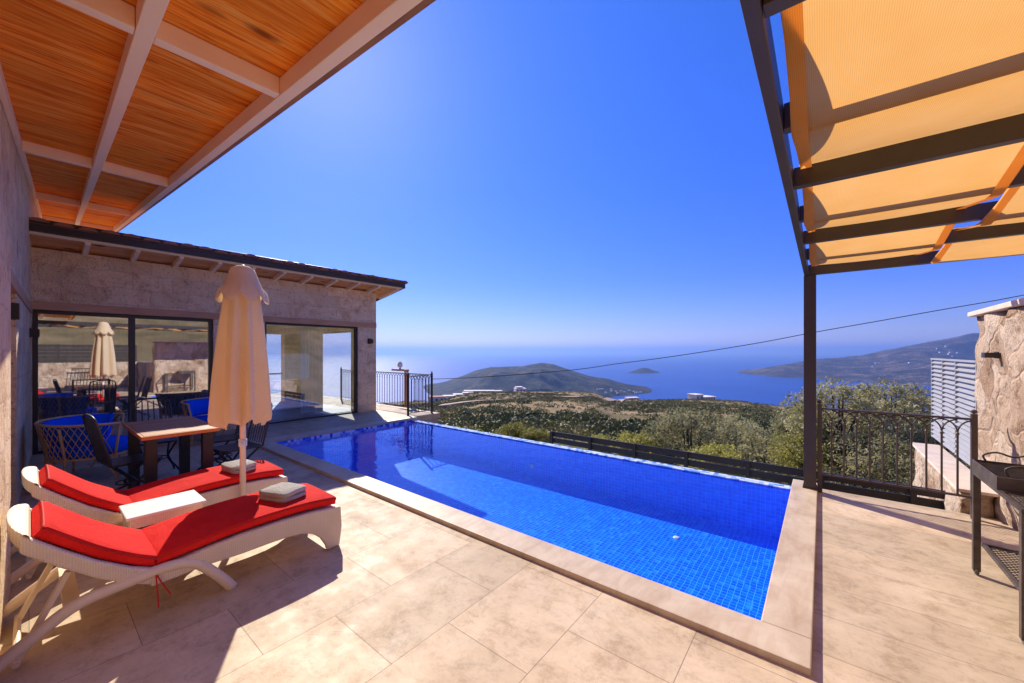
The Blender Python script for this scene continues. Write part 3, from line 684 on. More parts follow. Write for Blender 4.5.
# cloth strips woven over and under the beams (under beams of odd index, over the even ones)
names = ['nearest the corner post', 'second from the corner post', 'third from the corner post']
for si, (xa, xb) in enumerate(((-.088, .735), (.80, 1.62))):
    keys = []
    for i, yb in enumerate(BY + [5.43]):
        up = (i % 2 == 1 - si) or i == 8             # 1.16, 2.51, 3.85, 5.43 below the cloth
        keys.append((yb, PT+.118 if up else PT-.012))
    vs = []; ys = np.linspace(.44, 5.36, 110); nx = 14
    for yv in ys:
        zv = float(np.interp(yv, [a for a, b in keys], [b for a, b in keys]))
        # sharpen around beams
        j = min(range(len(keys)), key=lambda q: abs(keys[q][0]-yv)); dy = abs(keys[j][0]-yv)
        sag = -.018*math.sin(min(dy/.33, 1)*math.pi/2)
        for i in range(nx+1):
            u = i/nx; xv = xa + (xb-xa)*u
            inset = .004*math.sin(yv*9.4)*(1 if u < .01 else (-1 if u > .99 else 0))
            vs.append((xv + inset, yv, zv + sag - .012*math.sin(u*math.pi)*math.sin(min(dy/.33,1)*math.pi/2)))
    mb = MB().add(vs, [(j*(nx+1)+i, j*(nx+1)+i+1, (j+1)*(nx+1)+i+1, (j+1)*(nx+1)+i) for j in range(len(ys)-1) for i in range(nx)])
    cl = mb.build('shade_cloth', M['shade'], None, smooth=True)
    tag(cl, 'orange shade cloth strip woven through the pergola beams, ' + names[si], 'shade cloth', 'shade cloth strips on the pergola')
    hm = MB()
    ha = [(xa+.018, yv, float(np.interp(yv, [a for a, b in keys], [b for a, b in keys]))-.016) for yv in ys[::2]]
    # hem: doubled cloth along the long edges
    for off_ in (0, xb-xa-.05):
        v2 = []
        for p in ha: v2 += [(p[0]+off_-.016, p[1], p[2]-.006), (p[0]+off_+.03, p[1], p[2]-.006)]
        hm.add(v2, [(2*i, 2*i+1, 2*i+3, 2*i+2) for i in range(len(ha)-1)])
    hm.build('hem', M['shade'], cl)

# ---------------------------------------------------------------- railings
def railing(name, label, a, b, h, zb, bars, mat, posts=(True, True), group=None, hoops=True, r=.0082):
    a, b = Vector(a), Vector(b); d = (b-a); L = d.length; u = d.normalized()
    t = thing(name, label, 'railing', a, 0, group)
    MB().bar(a+Vector((0,0,h)), b+Vector((0,0,h)), .035, .018).build('top_rail', mat, t)
    MB().bar(a+Vector((0,0,zb)), b+Vector((0,0,zb)), .028, .018).build('bottom_rail', mat, t)
    m = MB(); hp = MB(); st = L/(bars+1)
    for i in range(1, bars+1):
        p = a + u*st*i; m.tube([p+Vector((0,0,zb+.005)), p+Vector((0,0,h-.15))], r, 6)
        m.lathe([(0,h-.17),(.013,h-.155),(.013,h-.14),(0,h-.125)], p.x, p.y, 6)
        if hoops:
            for sgn in (-1, 1):
                pts = []
                for k in range(7):
                    an = math.pi/2*k/6
                    q = p + u*sgn*st*1.0*(1-math.cos(an)) + Vector((0,0,h-.14 + .125*math.sin(an)))
                    pts.append(q)
                if a.x-1e9 < pts[-1].x: hp.tube(pts, r*.8, 5)
    m.build('balusters', mat, t)
    if hoops: hp.build('hoop_scrolls', mat, t)
    for e, ok in ((a, posts[0]), (b, posts[1])):
        if ok:
            MB().box(e.x-.02, e.x+.02, e.y-.02, e.y+.02, e.z, e.z+h+.05).lathe([(.0,e.z+h+.05),(.022,e.z+h+.062),(.022,e.z+h+.08),(0,e.z+h+.095)], e.x, e.y, 8).build('post', mat, t)
    return t
railing('iron_railing', 'brown iron hooped railing between the pergola post and the rubble wall', (-.02,5.48,0), (1.10,5.48,0), .925, .20, 10, M['iron'])
railing('black_railing', 'short black hooped railing at the far left pool corner, side nearest the water', (-7.74,5.68,0), (-7.74,6.40,0), .97, .08, 6, M['black'], group='black railings by the far pool corner')
railing('black_railing', 'black hooped railing running behind the house corner', (-12.4,6.45,0), (-7.78,6.45,0), .97, .08, 36, M['black'], posts=(True, False), group='black railings by the far pool corner')

# fence beyond the overflow edge
ff = thing('slat_fence', 'low charcoal slatted fence beyond the infinity edge', 'fence', (-2,6.25,-.9))
fy = 6.22
for i in range(7):
    x_ = -4.0 + .8*i; bx(x_-.025, x_+.025, fy-.045, fy-.005, -1.3, .05).build('post', M['fence'], ff)
for i in range(5):
    z0 = .035 - .075*(i+1)*1.55+.03; bx(-4.02, 1.25, fy-.003, fy+.02, z0, z0+.092).build('slat', M['fence'], ff)

# T-shaped garden lamp
gl = thing('garden_lamp', 'T-shaped wooden garden lamp with a small glass globe behind the black railing', 'lamp post', (-9.5,6.9,0))
bx(-9.62,-9.52,6.92,7.0,-.5,.98).build('post', M['lintel'], gl)
bx(-10.25,-9.50,6.915,7.005,.982,1.04).build('arm', M['lintel'], gl)
gb = MB().lathe([(0,1.07),(.05,1.09),(.075,1.14),(.07,1.2),(.04,1.25),(0,1.27)], -9.88, 6.96, 14); gb.build('lamp_globe', M['white'], gl, smooth=True)
MB().lathe([(.03,1.04),(.025,1.07)], -9.88, 6.96, 10).build('lamp_holder', M['black'], gl)

# overhead cable
def onpx(px, py, t_):
    k_ = (px-512)/387; return (t_*(CH*k_-SH), t_*(SH*k_+CH), EYE + (352-py)/387*t_)
cable_pts = [(-7.76,6.42,.86),(-6.35,6.95,.95)] + [onpx(a, b, c_) for a, b, c_ in ((572,370,9.6),(615,364,9.4),(658,358.5,9.2),(712,350.5,9.0),(760,342.6,8.8),(816,332,8.5),(873,322,8.3),(940,310,8.1),(1024,295,7.9),(1180,262,7.6))]
tag(MB().tube(spline(cable_pts, 4), .0085, 5).build('overhead_cable', M['cable'], smooth=True), 'thin black cable sagging across the sea view', 'cable')

# ---------------------------------------------------------------- sun loungers (local: x across, +y foot end, origin on floor under the middle)
def make_lounger(name, label, loc):
    t = thing(name, label, 'sun lounger', loc, 0, 'white wicker sun loungers with red cushions')
    W = .30
    # curved deck line (y,z)
    seat = [(1.62,.305),(1.45,.318),(1.2,.325),(.95,.318),(.75,.30),(.55,.275)]
    seat_s = [(p.x, p.y) for p in [Vector((a, b, 0)) for a, b in seat]]
    back = [(.53,.275),(.42,.33),(.29,.42),(.17,.525),(.08,.61),(.03,.66)]
    for s in (-1, 1):
        x0, x1 = (W-.03, W+.012) if s > 0 else (-W-.012, -W+.03)
        # side rail with front leg and arch: polygon
        poly = [(1.62,.315),(1.4,.33),(1.2,.335),(.95,.33),(.75,.31),(.5,.27),(.5,.195),(.75,.21),(1.0,.205)]
        poly += [(1.12,.185),(1.24,.15),(1.34,.19),(1.42,.20),(1.49,.165),(1.53,.09),(1.55,0),(1.66,0),(1.65,.2)]
        # keep the outline simple: leg + arch
        poly = [(1.63,.31),(1.4,.333),(1.2,.338),(.95,.332),(.75,.312),(.5,.27),(.5,.19),(.75,.205),(.95,.20)] + \
               [(1.1,.205),(1.22,.205),(1.33,.195),(1.41,.165),(1.47,.11),(1.51,.04),(1.52,0),(1.62,0),(1.64,.15)]
        MB().prism(poly, x0, x1).build('side_panel', M['wicker'], t, world=False, bevel=.012)
        # lower base rail: bends to the floor both ends
        rail = spline([(s*W, .90, .0), (s*W, .80, .14), (s*W, .70, .245), (s*W, .58, .275), (s*W, .40, .262), (s*W, .22, .235), (s*W, .08, .15), (s*W, -.10, .02)], 5)
        MB().tube(rail, .030, 10).build('base_rail', M['resin'], t, world=False, smooth=True)
        # back side rail
        xr0, xr1 = (W-.035, W+.01) if s > 0 else (-W-.01, -W+.035)
        MB().strip([(a, b+.01) for a, b in back], [(a+.0, b-.085) for a, b in back], xr0, xr1).build('back_rail', M['wicker'], t, world=False, bevel=.012)
        MB().bar((s*(W-.06), .02, .02), (s*(W-.06), .19, .40), .035, .025).build('back_strut', M['resin'], t, world=False, bevel=.004)
        wh = MB().lathe([(0,-.02),(.055,-.02),(.06,0),(.055,.02),(0,.02)], 0, 0, 18)
        wh.v = [(s*(W-.0)+v[2], -.13+v[0], .062+v[1]) for v in wh.v]
        wh.build('wheel', M['wheel'], t, world=False, smooth=True)
    MB().tube([(-W,-.10,.05),(W,-.10,.05)], .018, 8).build('axle', M['resin'], t, world=False)
    MB().bar((-W,.2,.225),(W,.2,.225),.06,.03).build('cross_bar', M['resin'], t, world=False)
    MB().tube([(-W+.02,.02,.03),(W-.02,.02,.03)], .014, 8).build('strut_foot', M['resin'], t, world=False)
    ds = [(p[0], p[1]) for p in seat[::-1]]
    MB().strip([(a, b+.002) for a, b in ds], [(a, b-.03) for a, b in ds], -W+.034, W-.034).build('seat_deck', M['wicker'], t, world=False)
    MB().strip([(a, b) for a, b in back], [(a, b-.03) for a, b in back], -W+.04, W-.04).build('back_deck', M['wicker'], t, world=False)
    # rounded head board
    hb = MB(); n = 14; top = []
    for i in range(n+1):
        u = -1 + 2*i/n; yy_ = .055 - .07*math.sqrt(max(1-u*u*.96, 0)); zz = .66 + .04*math.sqrt(max(1-u*u*.96, 0)) 
        top.append((u*(W+.01), yy_, zz))
    vs = [(p[0], .06, .655) for p in top] + top + [(p[0], p[1]+.004, p[2]-.088) for p in top] + [(p[0], .075, .565) for p in top]
    N = n+1; fs = []
    for i in range(n):
        for q in range(3): fs.append((q*N+i, q*N+i+1, (q+1)*N+i+1, (q+1)*N+i))
        fs.append((3*N+i, 3*N+i+1, i+1, i))
    hb.add(vs, fs).build('head_board', M['wicker'], t, world=False, bevel=.01)
    bx(-W+.03, W-.03, 1.60, 1.625, .17, .30).build('foot_board', M['wicker'], t, world=False, bevel=.008)
    # cushions
    def pad(line, th, nm):
        P = spline([(0, a, b) for a, b in line], 6); m = len(P); xs = [-.275,-.272,-.255,-.2,-.1,0,.1,.2,.255,.272,.275]
        mb = MB(); vs = []
        for i, p in enumerate(P):
            q0, q1 = P[max(i-1,0)], P[min(i+1,m-1)]; d = (q1-q0).normalized(); nrm = Vector((0,-d.z,d.y))
            if nrm.z < 0: nrm = -nrm
            e = min(i, m-1-i); thk = th*(.86 if e == 0 else 1)
            for j, x_ in enumerate(xs):
                c = [.72,.93,1,1.03,1.05,1.06,1.05,1.03,1,.93,.72][j]
                vs.append(p + nrm*thk*c + Vector((x_,0,0)))
            for j, x_ in enumerate(xs):
                c = [.22,.05,0,0,0,0,0,0,0,.05,.22][j]; vs.append(p + nrm*thk*c + Vector((x_,0,0)))
        K = len(xs); fs = []
        for i in range(m-1):
            for j in range(K-1):
                fs += [(i*2*K+j, i*2*K+j+1, (i+1)*2*K+j+1, (i+1)*2*K+j), ((i+1)*2*K+K+j, (i+1)*2*K+K+j+1, i*2*K+K+j+1, i*2*K+K+j)]
            fs += [(i*2*K, (i+1)*2*K, (i+1)*2*K+K, i*2*K+K), ((i+1)*2*K+K-1, i*2*K+K-1, i*2*K+2*K-1, (i+1)*2*K+2*K-1)]
        for b in (0, (m-1)*2*K):
            for j in range(K-1): fs.append((b+j, b+K+j, b+K+j+1, b+j+1))
        o = mb.add(vs, fs).build(nm, M['red'], t, world=False, smooth=True)
        md = o.modifiers.new('edge', 'EDGE_SPLIT'); md.split_angle = R(50)
        K2 = 2*K; top = lambda i, j: Vector(mb.v[i*K2+j])
        loop = [top(i, 0) for i in range(m)] + [top(m-1, j) for j in range(1, K)] + [top(i, K-1) for i in range(m-2, -1, -1)] + [top(0, j) for j in range(K-2, 0, -1)]
        MB().tube(loop, .0045, 5, closed=True).build('piping', M['redtie'], o, world=False, smooth=True)
        return o
    pad([(1.60,.325),(1.4,.345),(1.2,.348),(.95,.340),(.75,.320),(.525,.290)], .062, 'seat_cushion')
    pad([(.515,.292),(.42,.345),(.29,.435),(.17,.54),(.07,.632)], .062, 'back_cushion')
    for dx, l in ((0, .20), (.03, .15)):
        pts = [(W+.02, .52, .27), (W+.035, .52+dx*.6, .22), (W+.03, .53+dx*1.8, .27-l)]
        MB().tube(spline(pts, 3), .004, 5).build('tie_cord', M['redtie'], t, world=False)
    return t
L1 = make_lounger('sun_lounger', 'white wicker sun lounger with red cushion nearest the camera, casting its shadow on the floor', (-3.33, -.06, 0))
L2 = dup(L1, (-4.46, -.02, 0), 0, 'white wicker sun lounger with red cushion on the far side of the parasol')
def towel(loc, rz, label, sc=1):
    t = thing('folded_towel', label, 'towel', loc, rz, 'folded grey towels on the loungers')
    mb = MB()
    for i, (w_, d_, z0, z1) in enumerate(((.148,.112,0,.034),(.140,.118,.033,.070))):
        prof = []
        n = 22
        for a in range(n):
            an = 2*math.pi*a/n; ca, sa = math.cos(an), math.sin(an)
            prof.append((w_*math.copysign(abs(ca)**.35, ca), d_*math.copysign(abs(sa)**.35, sa)))
        vs = []
        for (sc_, z) in ((.93,z0),(1,z0+.006),(1,z1-.006),(.94,z1),(.5,z1+.004)):
            for j, p in enumerate(prof): vs.append((p[0]*sc_, p[1]*sc_, z + (.009*noise.noise(Vector((p[0]*14+i*3, p[1]*14, loc[0]))) if z > .001 else 0)))
        mb.add(vs, [(q*n+j, q*n+(j+1)%n, (q+1)*n+(j+1)%n, (q+1)*n+j) for q in range(4) for j in range(n)] + [tuple(4*n+j for j in range(n)), tuple(range(n))[::-1]])
    mb.build('cloth_stack', M['towel'], t, world=False, smooth=True); t.scale = (sc, sc, sc); return t
towel((-3.31, 1.25, .412), R(20), 'folded grey towel on the foot of the nearer red lounger')
towel((-4.40, 1.27, .412), R(8), 'folded grey towel on the foot of the farther red lounger, behind the parasol pole', .95)
# white side table
st = thing('side_table', 'low white wicker side table between the two loungers', 'table', (-3.93,.64,0))
MB().box(-4.13,-3.76,.42,.87,.372,.392).build('table_top', M['white'], st, bevel=.006)
MB().box(-4.11,-3.78,.44,.85,.30,.370).build('apron', M['wicker'], st, bevel=.006)
for a in (-4.09,-3.80):
    for b in (.46,.83): bx(a-.02,a+.02,b-.02,b+.02,0,.298).build('leg', M['wicker'], st, bevel=.004)

# ---------------------------------------------------------------- parasol
pa = thing('parasol', 'closed peach parasol with scalloped top flap standing between the loungers', 'parasol', (-4.03,1.17,0))
PXc, PYc = -4.09, 1.21
pa.location = (PXc, PYc, 0)
MB().tube([(PXc,PYc,.05),(PXc,PYc,2.28)], .024, 14).build('pole', M['pole'], pa, smooth=True)
MB().lathe([(0,0),(.24,0),(.25,.03),(.22,.06),(.06,.08),(.04,.09),(.04,.16),(0,.165)], PXc, PYc, 24).build('base', M['white'], pa, smooth=True)
MB().lathe([(.034,.70),(.034,.76),(.026,.765)], PXc, PYc, 12).build('crank_collar', M['white'], pa, smooth=True)
MB().tube([(PXc+.03,PYc-.02,.73),(PXc+.07,PYc-.04,.73)], .008, 6).build('knob', M['white'], pa)
def fold(r, z, a):
    lo = max(min((2.05 - z)/1.1, 1), 0)
    amp = .11 + .13*lo
    w_ = math.cos(8*a + .7*math.sin(3*a)) ; w2 = math.cos(13*a + 1.3 + .5*lo)
    rr = r*(1 + amp*w_ + amp*.35*w2)
    zz = z
    if z < 1.0: zz = z + .028*w_ + .02*math.cos(2*a)
    return rr, zz
body = [(.188,.915),(.194,.96),(.190,1.1),(.184,1.3),(.174,1.5),(.160,1.7),(.144,1.88),(.130,2.02),(.12,2.15),(.08,2.25),(.04,2.29)]
MB().lathe(body, PXc, PYc, 96, fold).build('canopy', M['parasol'], pa, smooth=True, solid=.004)
def flap(r, z, a):
    lo = max(min((2.2 - z)/.2, 1), 0)
    w_ = abs(math.cos(4*a)); return r*(1 + .10*lo*(w_-.5)), z + (-.045 + .09*(1-w_)**1.5)*lo*(1 if z < 2.08 else .4)
MB().lathe([(.200,2.035),(.183,2.07),(.150,2.13),(.122,2.20),(.102,2.26),(.088,2.30),(.05,2.322),(0,2.327)], PXc, PYc, 96, flap).build('top_flap', M['parasol'], pa, smooth=True, solid=.004)
MB().lathe([(.018,2.32),(.018,2.335),(0,2.342)], PXc, PYc, 12).build('finial', M['pole'], pa)

# ---------------------------------------------------------------- dining table and iron chairs
tb = thing('dining_table', 'plank topped dining table on thick black legs near the sliding doors', 'table', (-5.6,.95,0))
tp = MB(); 
for i in range(6): tp.box(-6.14+i*.19+.002, -6.14+(i+1)*.19-.002, .68, 1.245, .722, .752)
tp.build('table_top', M['tabletop'], tb, bevel=.002)
MB().box(-4.998,-4.975,.658,1.267,.715,.750).box(-6.165,-6.142,.658,1.267,.715,.750).box(-6.142,-4.998,.658,.678,.715,.750).box(-6.142,-4.998,1.247,1.267,.715,.750).build('edge_band', M['tableedge'], tb, bevel=.002)
for a in (-6.06,-5.10):
    for b in (.74,1.185): bx(a-.045,a+.045,b-.045,b+.045,0,.72).build('leg', M['black'], tb, bevel=.003)
def make_chair(loc, rz, label):
    t = thing('iron_chair', label, 'chair', loc, rz, 'black wrought iron chairs round the dining table')
    MB().prism([(-.2,-.2),(.2,-.2),(.19,.14),(.14,.2),(-.14,.2),(-.19,.14)], .44, .462, 'z').build('seat', M['black'], t, world=False, bevel=.006)
    fr = MB(); fr.tube(spline([(-.19,-.2,.45),(-.195,-.23,.6),(-.19,-.29,.85),(-.15,-.31,.93),(0,-.315,.95),(.15,-.31,.93),(.19,-.29,.85),(.195,-.23,.6),(.19,-.2,.45)], 5), .011, 7)
    fr.build('back_frame', M['black'], t, world=False, smooth=True)
    sl_ = MB()
    for i in range(6):
        x_ = -.135 + i*.054; sl_.tube([(x_*1.0,-.205,.47),(x_*1.05,-.245,.66),(x_,-.30,.92)], .0065, 5)
    sl_.build('back_bars', M['black'], t, world=False)
    for sx in (-1, 1):
        MB().tube(spline([(sx*.17,-.17,.44),(sx*.12,-.02,.28),(sx*.13,.06,.2),(sx*.2,-.2,.08),(sx*.23,-.27,0)], 5), .012, 7).build('leg', M['black'], t, world=False, smooth=True)
        MB().tube(spline([(sx*.17,.17,.44),(sx*.12,.04,.28),(sx*.13,-.02,.2),(sx*.2,.17,.08),(sx*.22,.24,0)], 5), .012, 7).build('leg', M['black'], t, world=False, smooth=True)
    MB().tube([(.12*math.cos(a_), .12*math.sin(a_), .235) for a_ in [2*math.pi*i/16 for i in range(16)]], .008, 5, closed=True).build('stretcher_ring', M['black'], t, world=False, smooth=True)
    return t
c0 = make_chair((-5.50,.66,0), R(8), 'black iron chair left of the dining table, nearest the large wicker tub seat')
dup(c0, (-6.45,.98,0), R(-90), 'black iron chair behind the dining table next to the sliding doors')
dup(c0, (-5.95,1.52,0), R(176), 'black iron chair on the right of the table, tucked in farther from the parasol')
dup(c0, (-5.30,1.50,0), R(186), 'black iron chair on the right of the table, half hidden behind the parasol')

# ---------------------------------------------------------------- rattan tub seat with blue cushions
def tub(loc, rz, label, A=.56, B=.42):
    t = thing('rattan_seat', label, 'wicker seat', loc, rz, 'rattan tub seats with blue cushions')
    def P(a, k_, z): return (A*k_*math.sin(a), -B*k_*math.cos(a), z)          # a=0 back centre (-y), opening towards +y
    aa = [R(-125 + 250*i/40) for i in range(41)]
    MB().tube([P(a, 1.12, .66 + .06*math.cos(a/2.2)) for a in aa], .016, 7).build('top_rim', M['rattan'], t, world=False, smooth=True)
    MB().tube([P(R(360*i/40), .92, .30) for i in range(40)], .014, 7, closed=True).build('seat_ring', M['rattan'], t, world=False, smooth=True)
    la = MB()
    for i in range(30):
        a0 = R(-122 + 244*i/29)
        for s in (-1, 1):
            a1 = a0 + s*R(26)
            if abs(a1) < R(124):
                la.tube([P(a0+(a1-a0)*k_/4, .93+.19*k_/4, .31 + (.35+.06*math.cos(a1/2.2))*k_/4) for k_ in range(5)], .0045, 4)
    la.build('lattice', M['rattan'], t, world=False)
    for a in (-125,-60,0,60,125):
        MB().tube([P(R(a),1.12,.68),P(R(a),.93,.30),P(R(a),1.02,0)], .013, 6).build('upright', M['rattan'], t, world=False, smooth=True)
    for a in (-105,-35,35,105):
        MB().tube(spline([P(R(a),.95,.29),P(R(a+8),.9,.2),P(R(a+22),1.0,.02)], 4), .010, 6).build('brace', M['rattan'], t, world=False, smooth=True)
    cu = MB().lathe([(0,.31),(.86,.31),(.90,.34),(.90,.40),(.84,.43),(0,.44)], 0, 0, 36); cu.v = [(v[0]*A, v[1]*B, v[2]) for v in cu.v]
    cu.build('seat_cushion', M['blue'], t, world=False, smooth=True)
    bc = MB(); vs = []
    ab = [R(-112 + 224*i/30) for i in range(31)]
    for a in ab:
        for (k_, z) in ((.90,.42),(1.07,.70),(1.0,.735),(.86,.68),(.70,.44)): vs.append(P(a, k_, z))
    bc.add(vs, [(5*i+j, 5*i+(j+1)%5, 5*(i+1)+(j+1)%5, 5*(i+1)+j) for i in range(30) for j in range(5)] + [(0,1,2,3,4), (150,151,152,153,154)])
    bc.build('back_cushion', M['blue'], t, world=False, smooth=True, subsurf=1)
    return t
tub((-7.12,.50,0), R(-8), 'large rattan tub seat with blue cushions at the left in front of the sliding doors', .50, .40)
tub2 = tub((-8.25,2.05,0), R(-100), 'rattan seat with blue cushion behind the dining table by the sliding doors', .42, .38)

# ---------------------------------------------------------------- barbecue cart at the right edge
bq = thing('barbecue_cart', 'black steel charcoal barbecue cart with mesh shelves by the rubble wall', 'barbecue', (1.0,3.7,0))
X0, X1, Y0, Y1 = .82, 1.24, 3.27, 4.14
for a in (X0+.018, X1-.018):
    for b in (Y0+.018, Y1-.018):
        bx(a-.018,a+.018,b-.018,b+.018,.03,.70).build('leg', M['bbq'], bq, bevel=.002)
tr = MB().box(X0,X1,3.64,Y1,.70,.712).box(X0,X0+.006,3.64,Y1,.712,.80).box(X1-.006,X1,3.64,Y1,.712,.80).box(X0+.006,X1-.006,3.64,3.646,.712,.80).box(X0+.006,X1-.006,Y1-.006,Y1,.712,.80)
tr.build('fire_tray', M['bbq'], bq, bevel=.002)
gr = MB()
for i in range(20): gr.bar((X0+.01, 3.66+i*.0245, .785), (X1-.01, 3.66+i*.0245, .785), .005, .005)
gr.build('grill_bars', M['bbq'], bq)
def meshshelf(x0, x1, y0, y1, z, nm):
    m = MB().box(x0,x1,y0,y0+.02,z-.02,z).box(x0,x1,y1-.02,y1,z-.02,z).box(x0,x0+.02,y0+.02,y1-.02,z-.02,z).box(x1-.02,x1,y0+.02,y1-.02,z-.02,z)
    s = .035; L_ = (x1-x0)+(y1-y0); n = int(L_/s)
    for i in range(1, n):
        c_ = i*s
        xa, ya = (x0+c_, y0) if c_ < x1-x0 else (x1, y0+c_-(x1-x0)); xb, yb = (x0, y0+c_) if c_ < y1-y0 else (x0+c_-(y1-y0), y1)
        m.bar((xa,ya,z-.008),(xb,yb,z-.008),.007,.003)
        m.bar((x1+x0-xa,ya,z-.0115),(x1+x0-xb,yb,z-.0115),.007,.003)
    m.build(nm, M['bbq'], bq)
meshshelf(X0,X1,Y0,3.638,.722,'side_shelf'); meshshelf(X0+.037,X1-.037,Y0+.037,Y1-.037,.235,'lower_shelf')
for yy_ in (4.12, 3.70):
    pts = spline([(1.0-.12,yy_,.80),(1.0-.13,yy_,.84),(1.0-.07,yy_,.865),(1.0,yy_,.845),(1.0+.07,yy_,.865),(1.0+.13,yy_,.84),(1.0+.12,yy_,.80)], 5)
    MB().tube(pts, .006, 6).build('handle', M['bbq'], bq, smooth=True)
for b in (Y0+.018, Y1-.018):
    wh = MB().lathe([(0,-.01),(.025,-.01),(.03,0),(.025,.01),(0,.01)], 0, 0, 14); wh.v = [(X0+.018+v[2], b+v[0], .031+v[1]) for v in wh.v]
    wh.build('castor', M['wheel'], bq)

# ---------------------------------------------------------------- vegetation
def leaf_cloud(n, size, radf, clumps=64, flat=.75):
    """leaf quads gathered in clumps inside a unit crown"""
    cc = []
    while len(cc) < clumps:
        p = rng.normal(size=3); p /= np.linalg.norm(p); r_ = rng.uniform(.35, 1.0)**.6; q = p*r_*np.array([1,1,flat])
        if q[2] > -.62: cc.append((q*.82, rng.uniform(.12, .29)))
    vs = np.empty((n*4, 3)); 
    for i in range(n):
        c_, cr = cc[rng.integers(len(cc))]; d = rng.normal(size=3); d /= np.linalg.norm(d)
        p = c_ + d*cr*rng.uniform(.3, 1)**.5
        u = rng.normal(size=3); u /= np.linalg.norm(u); v = np.cross(u, rng.normal(size=3)); v /= np.linalg.norm(v)
        s = size*rng.uniform(.6, 1.4)
        vs[4*i] = p - u*s; vs[4*i+1] = p + v*s*.35; vs[4*i+2] = p + u*s; vs[4*i+3] = p - v*s*.35
    mb = MB(); mb.v = [tuple(x) for x in vs]; mb.f = [(4*i,4*i+1,4*i+2,4*i+3) for i in range(n)]
    return mb, cc
def make_tree(mat, n, size, seed, trunk_h, label, cat, group, name):
    t = thing(name, label, cat, (0,0,0), 0, group)
    mb, cc = leaf_cloud(n, size, None)
    mb.v = [(a, b, c_ + trunk_h) for a, b, c_ in mb.v]
    mb.build('crown', mat, t, world=False)
    tk = MB().tube(spline([(0,0,-.6),(.05,.02,.0),(-.02,.04,trunk_h*.45),(.03,-.02,trunk_h*.8)], 4), [.11-.004*i for i in range(13)], 8)
    for (c_, cr) in cc[::2]:
        b = Vector((.02,0,trunk_h*.55)); e = Vector((c_[0], c_[1], c_[2]+trunk_h)); mid = (b+e)/2 + Vector((0,0,-.08))
        tk.tube(spline([b, mid, e], 3), [.034,.03,.026,.022,.018,.012,.006], 5)
    tk.build('trunk', M['bark'], t, world=False, smooth=True)
    return t
protoA = make_tree(M['olive'], 12500, .031, 1, 1.0, '', 'tree', 'olive trees below the terrace', 'olive_tree')
protoB = make_tree(M['yellowbush'], 8000, .045, 2, .75, '', 'bush', 'yellow green bushes below the pool', 'leafy_bush')
def place(proto, first, px, t_, top, width, label, wz=1.0):
    k_ = (px-512)/387; X = t_*(CH*k_-SH); Y = t_*(SH*k_+CH)
    s = width/2/387*t_/.95; ztop = EYE - (top-352)/387*t_
    o = proto if first else dup(proto)
    unit_top = (1.0 if proto is protoA else .75) + .85
    o.location = (X, Y, ztop - unit_top*s*wz); o.scale = (s, s, s*wz); o.rotation_euler = (0, 0, px*.37); o['label'] = label
    return o
place(protoA, True, 842, 10.6, 372, 112, 'broad olive tree directly behind the hooped railing, nearest the pergola post')
place(protoA, False, 893, 11.8, 374, 96, 'olive tree behind the hooped railing, right of the broadest one')
place(protoA, False, 926, 13.5, 388, 70, 'olive tree crown just left of the white louvred screen')
place(protoA, False, 806, 14.5, 399, 64, 'olive tree peeping out left of the pergola post')
place(protoA, False, 690, 15.5, 401, 104, 'large olive tree behind the middle of the slatted fence')
place(protoA, False, 733, 19.0, 410, 66, 'olive tree half hidden right of the large one behind the fence')
place(protoA, False, 770, 13.5, 424, 92, 'pale olive tree behind the right part of the slatted fence')
place(protoA, False, 880, 9.2, 425, 120, 'low olive seen through the lower bars of the hooped railing')
place(protoA, False, 945, 9.4, 420, 90, 'low olive behind the low stone wall')
place(protoB, True, 510, 17.5, 418, 44, 'yellow green bush above the far pool edge, leftmost')
place(protoB, False, 538, 16.5, 424, 38, 'yellow green bush touching the left end of the slatted fence')
place(protoB, False, 640, 15.5, 426, 62, 'yellow green bush in front of the large olive')
place(protoB, False, 605, 18.5, 431, 40, 'small yellow green bush over the slatted fence, left of the olives')
place(protoB, False, 712, 11.5, 436, 70, 'yellow green bush just above the middle of the slatted fence')
place(protoB, False, 812, 10.5, 424, 70, 'yellow green bush behind the pergola post')
place(protoB, False, 455, 22, 421, 50, 'low yellow green bush near the left end of the infinity edge')

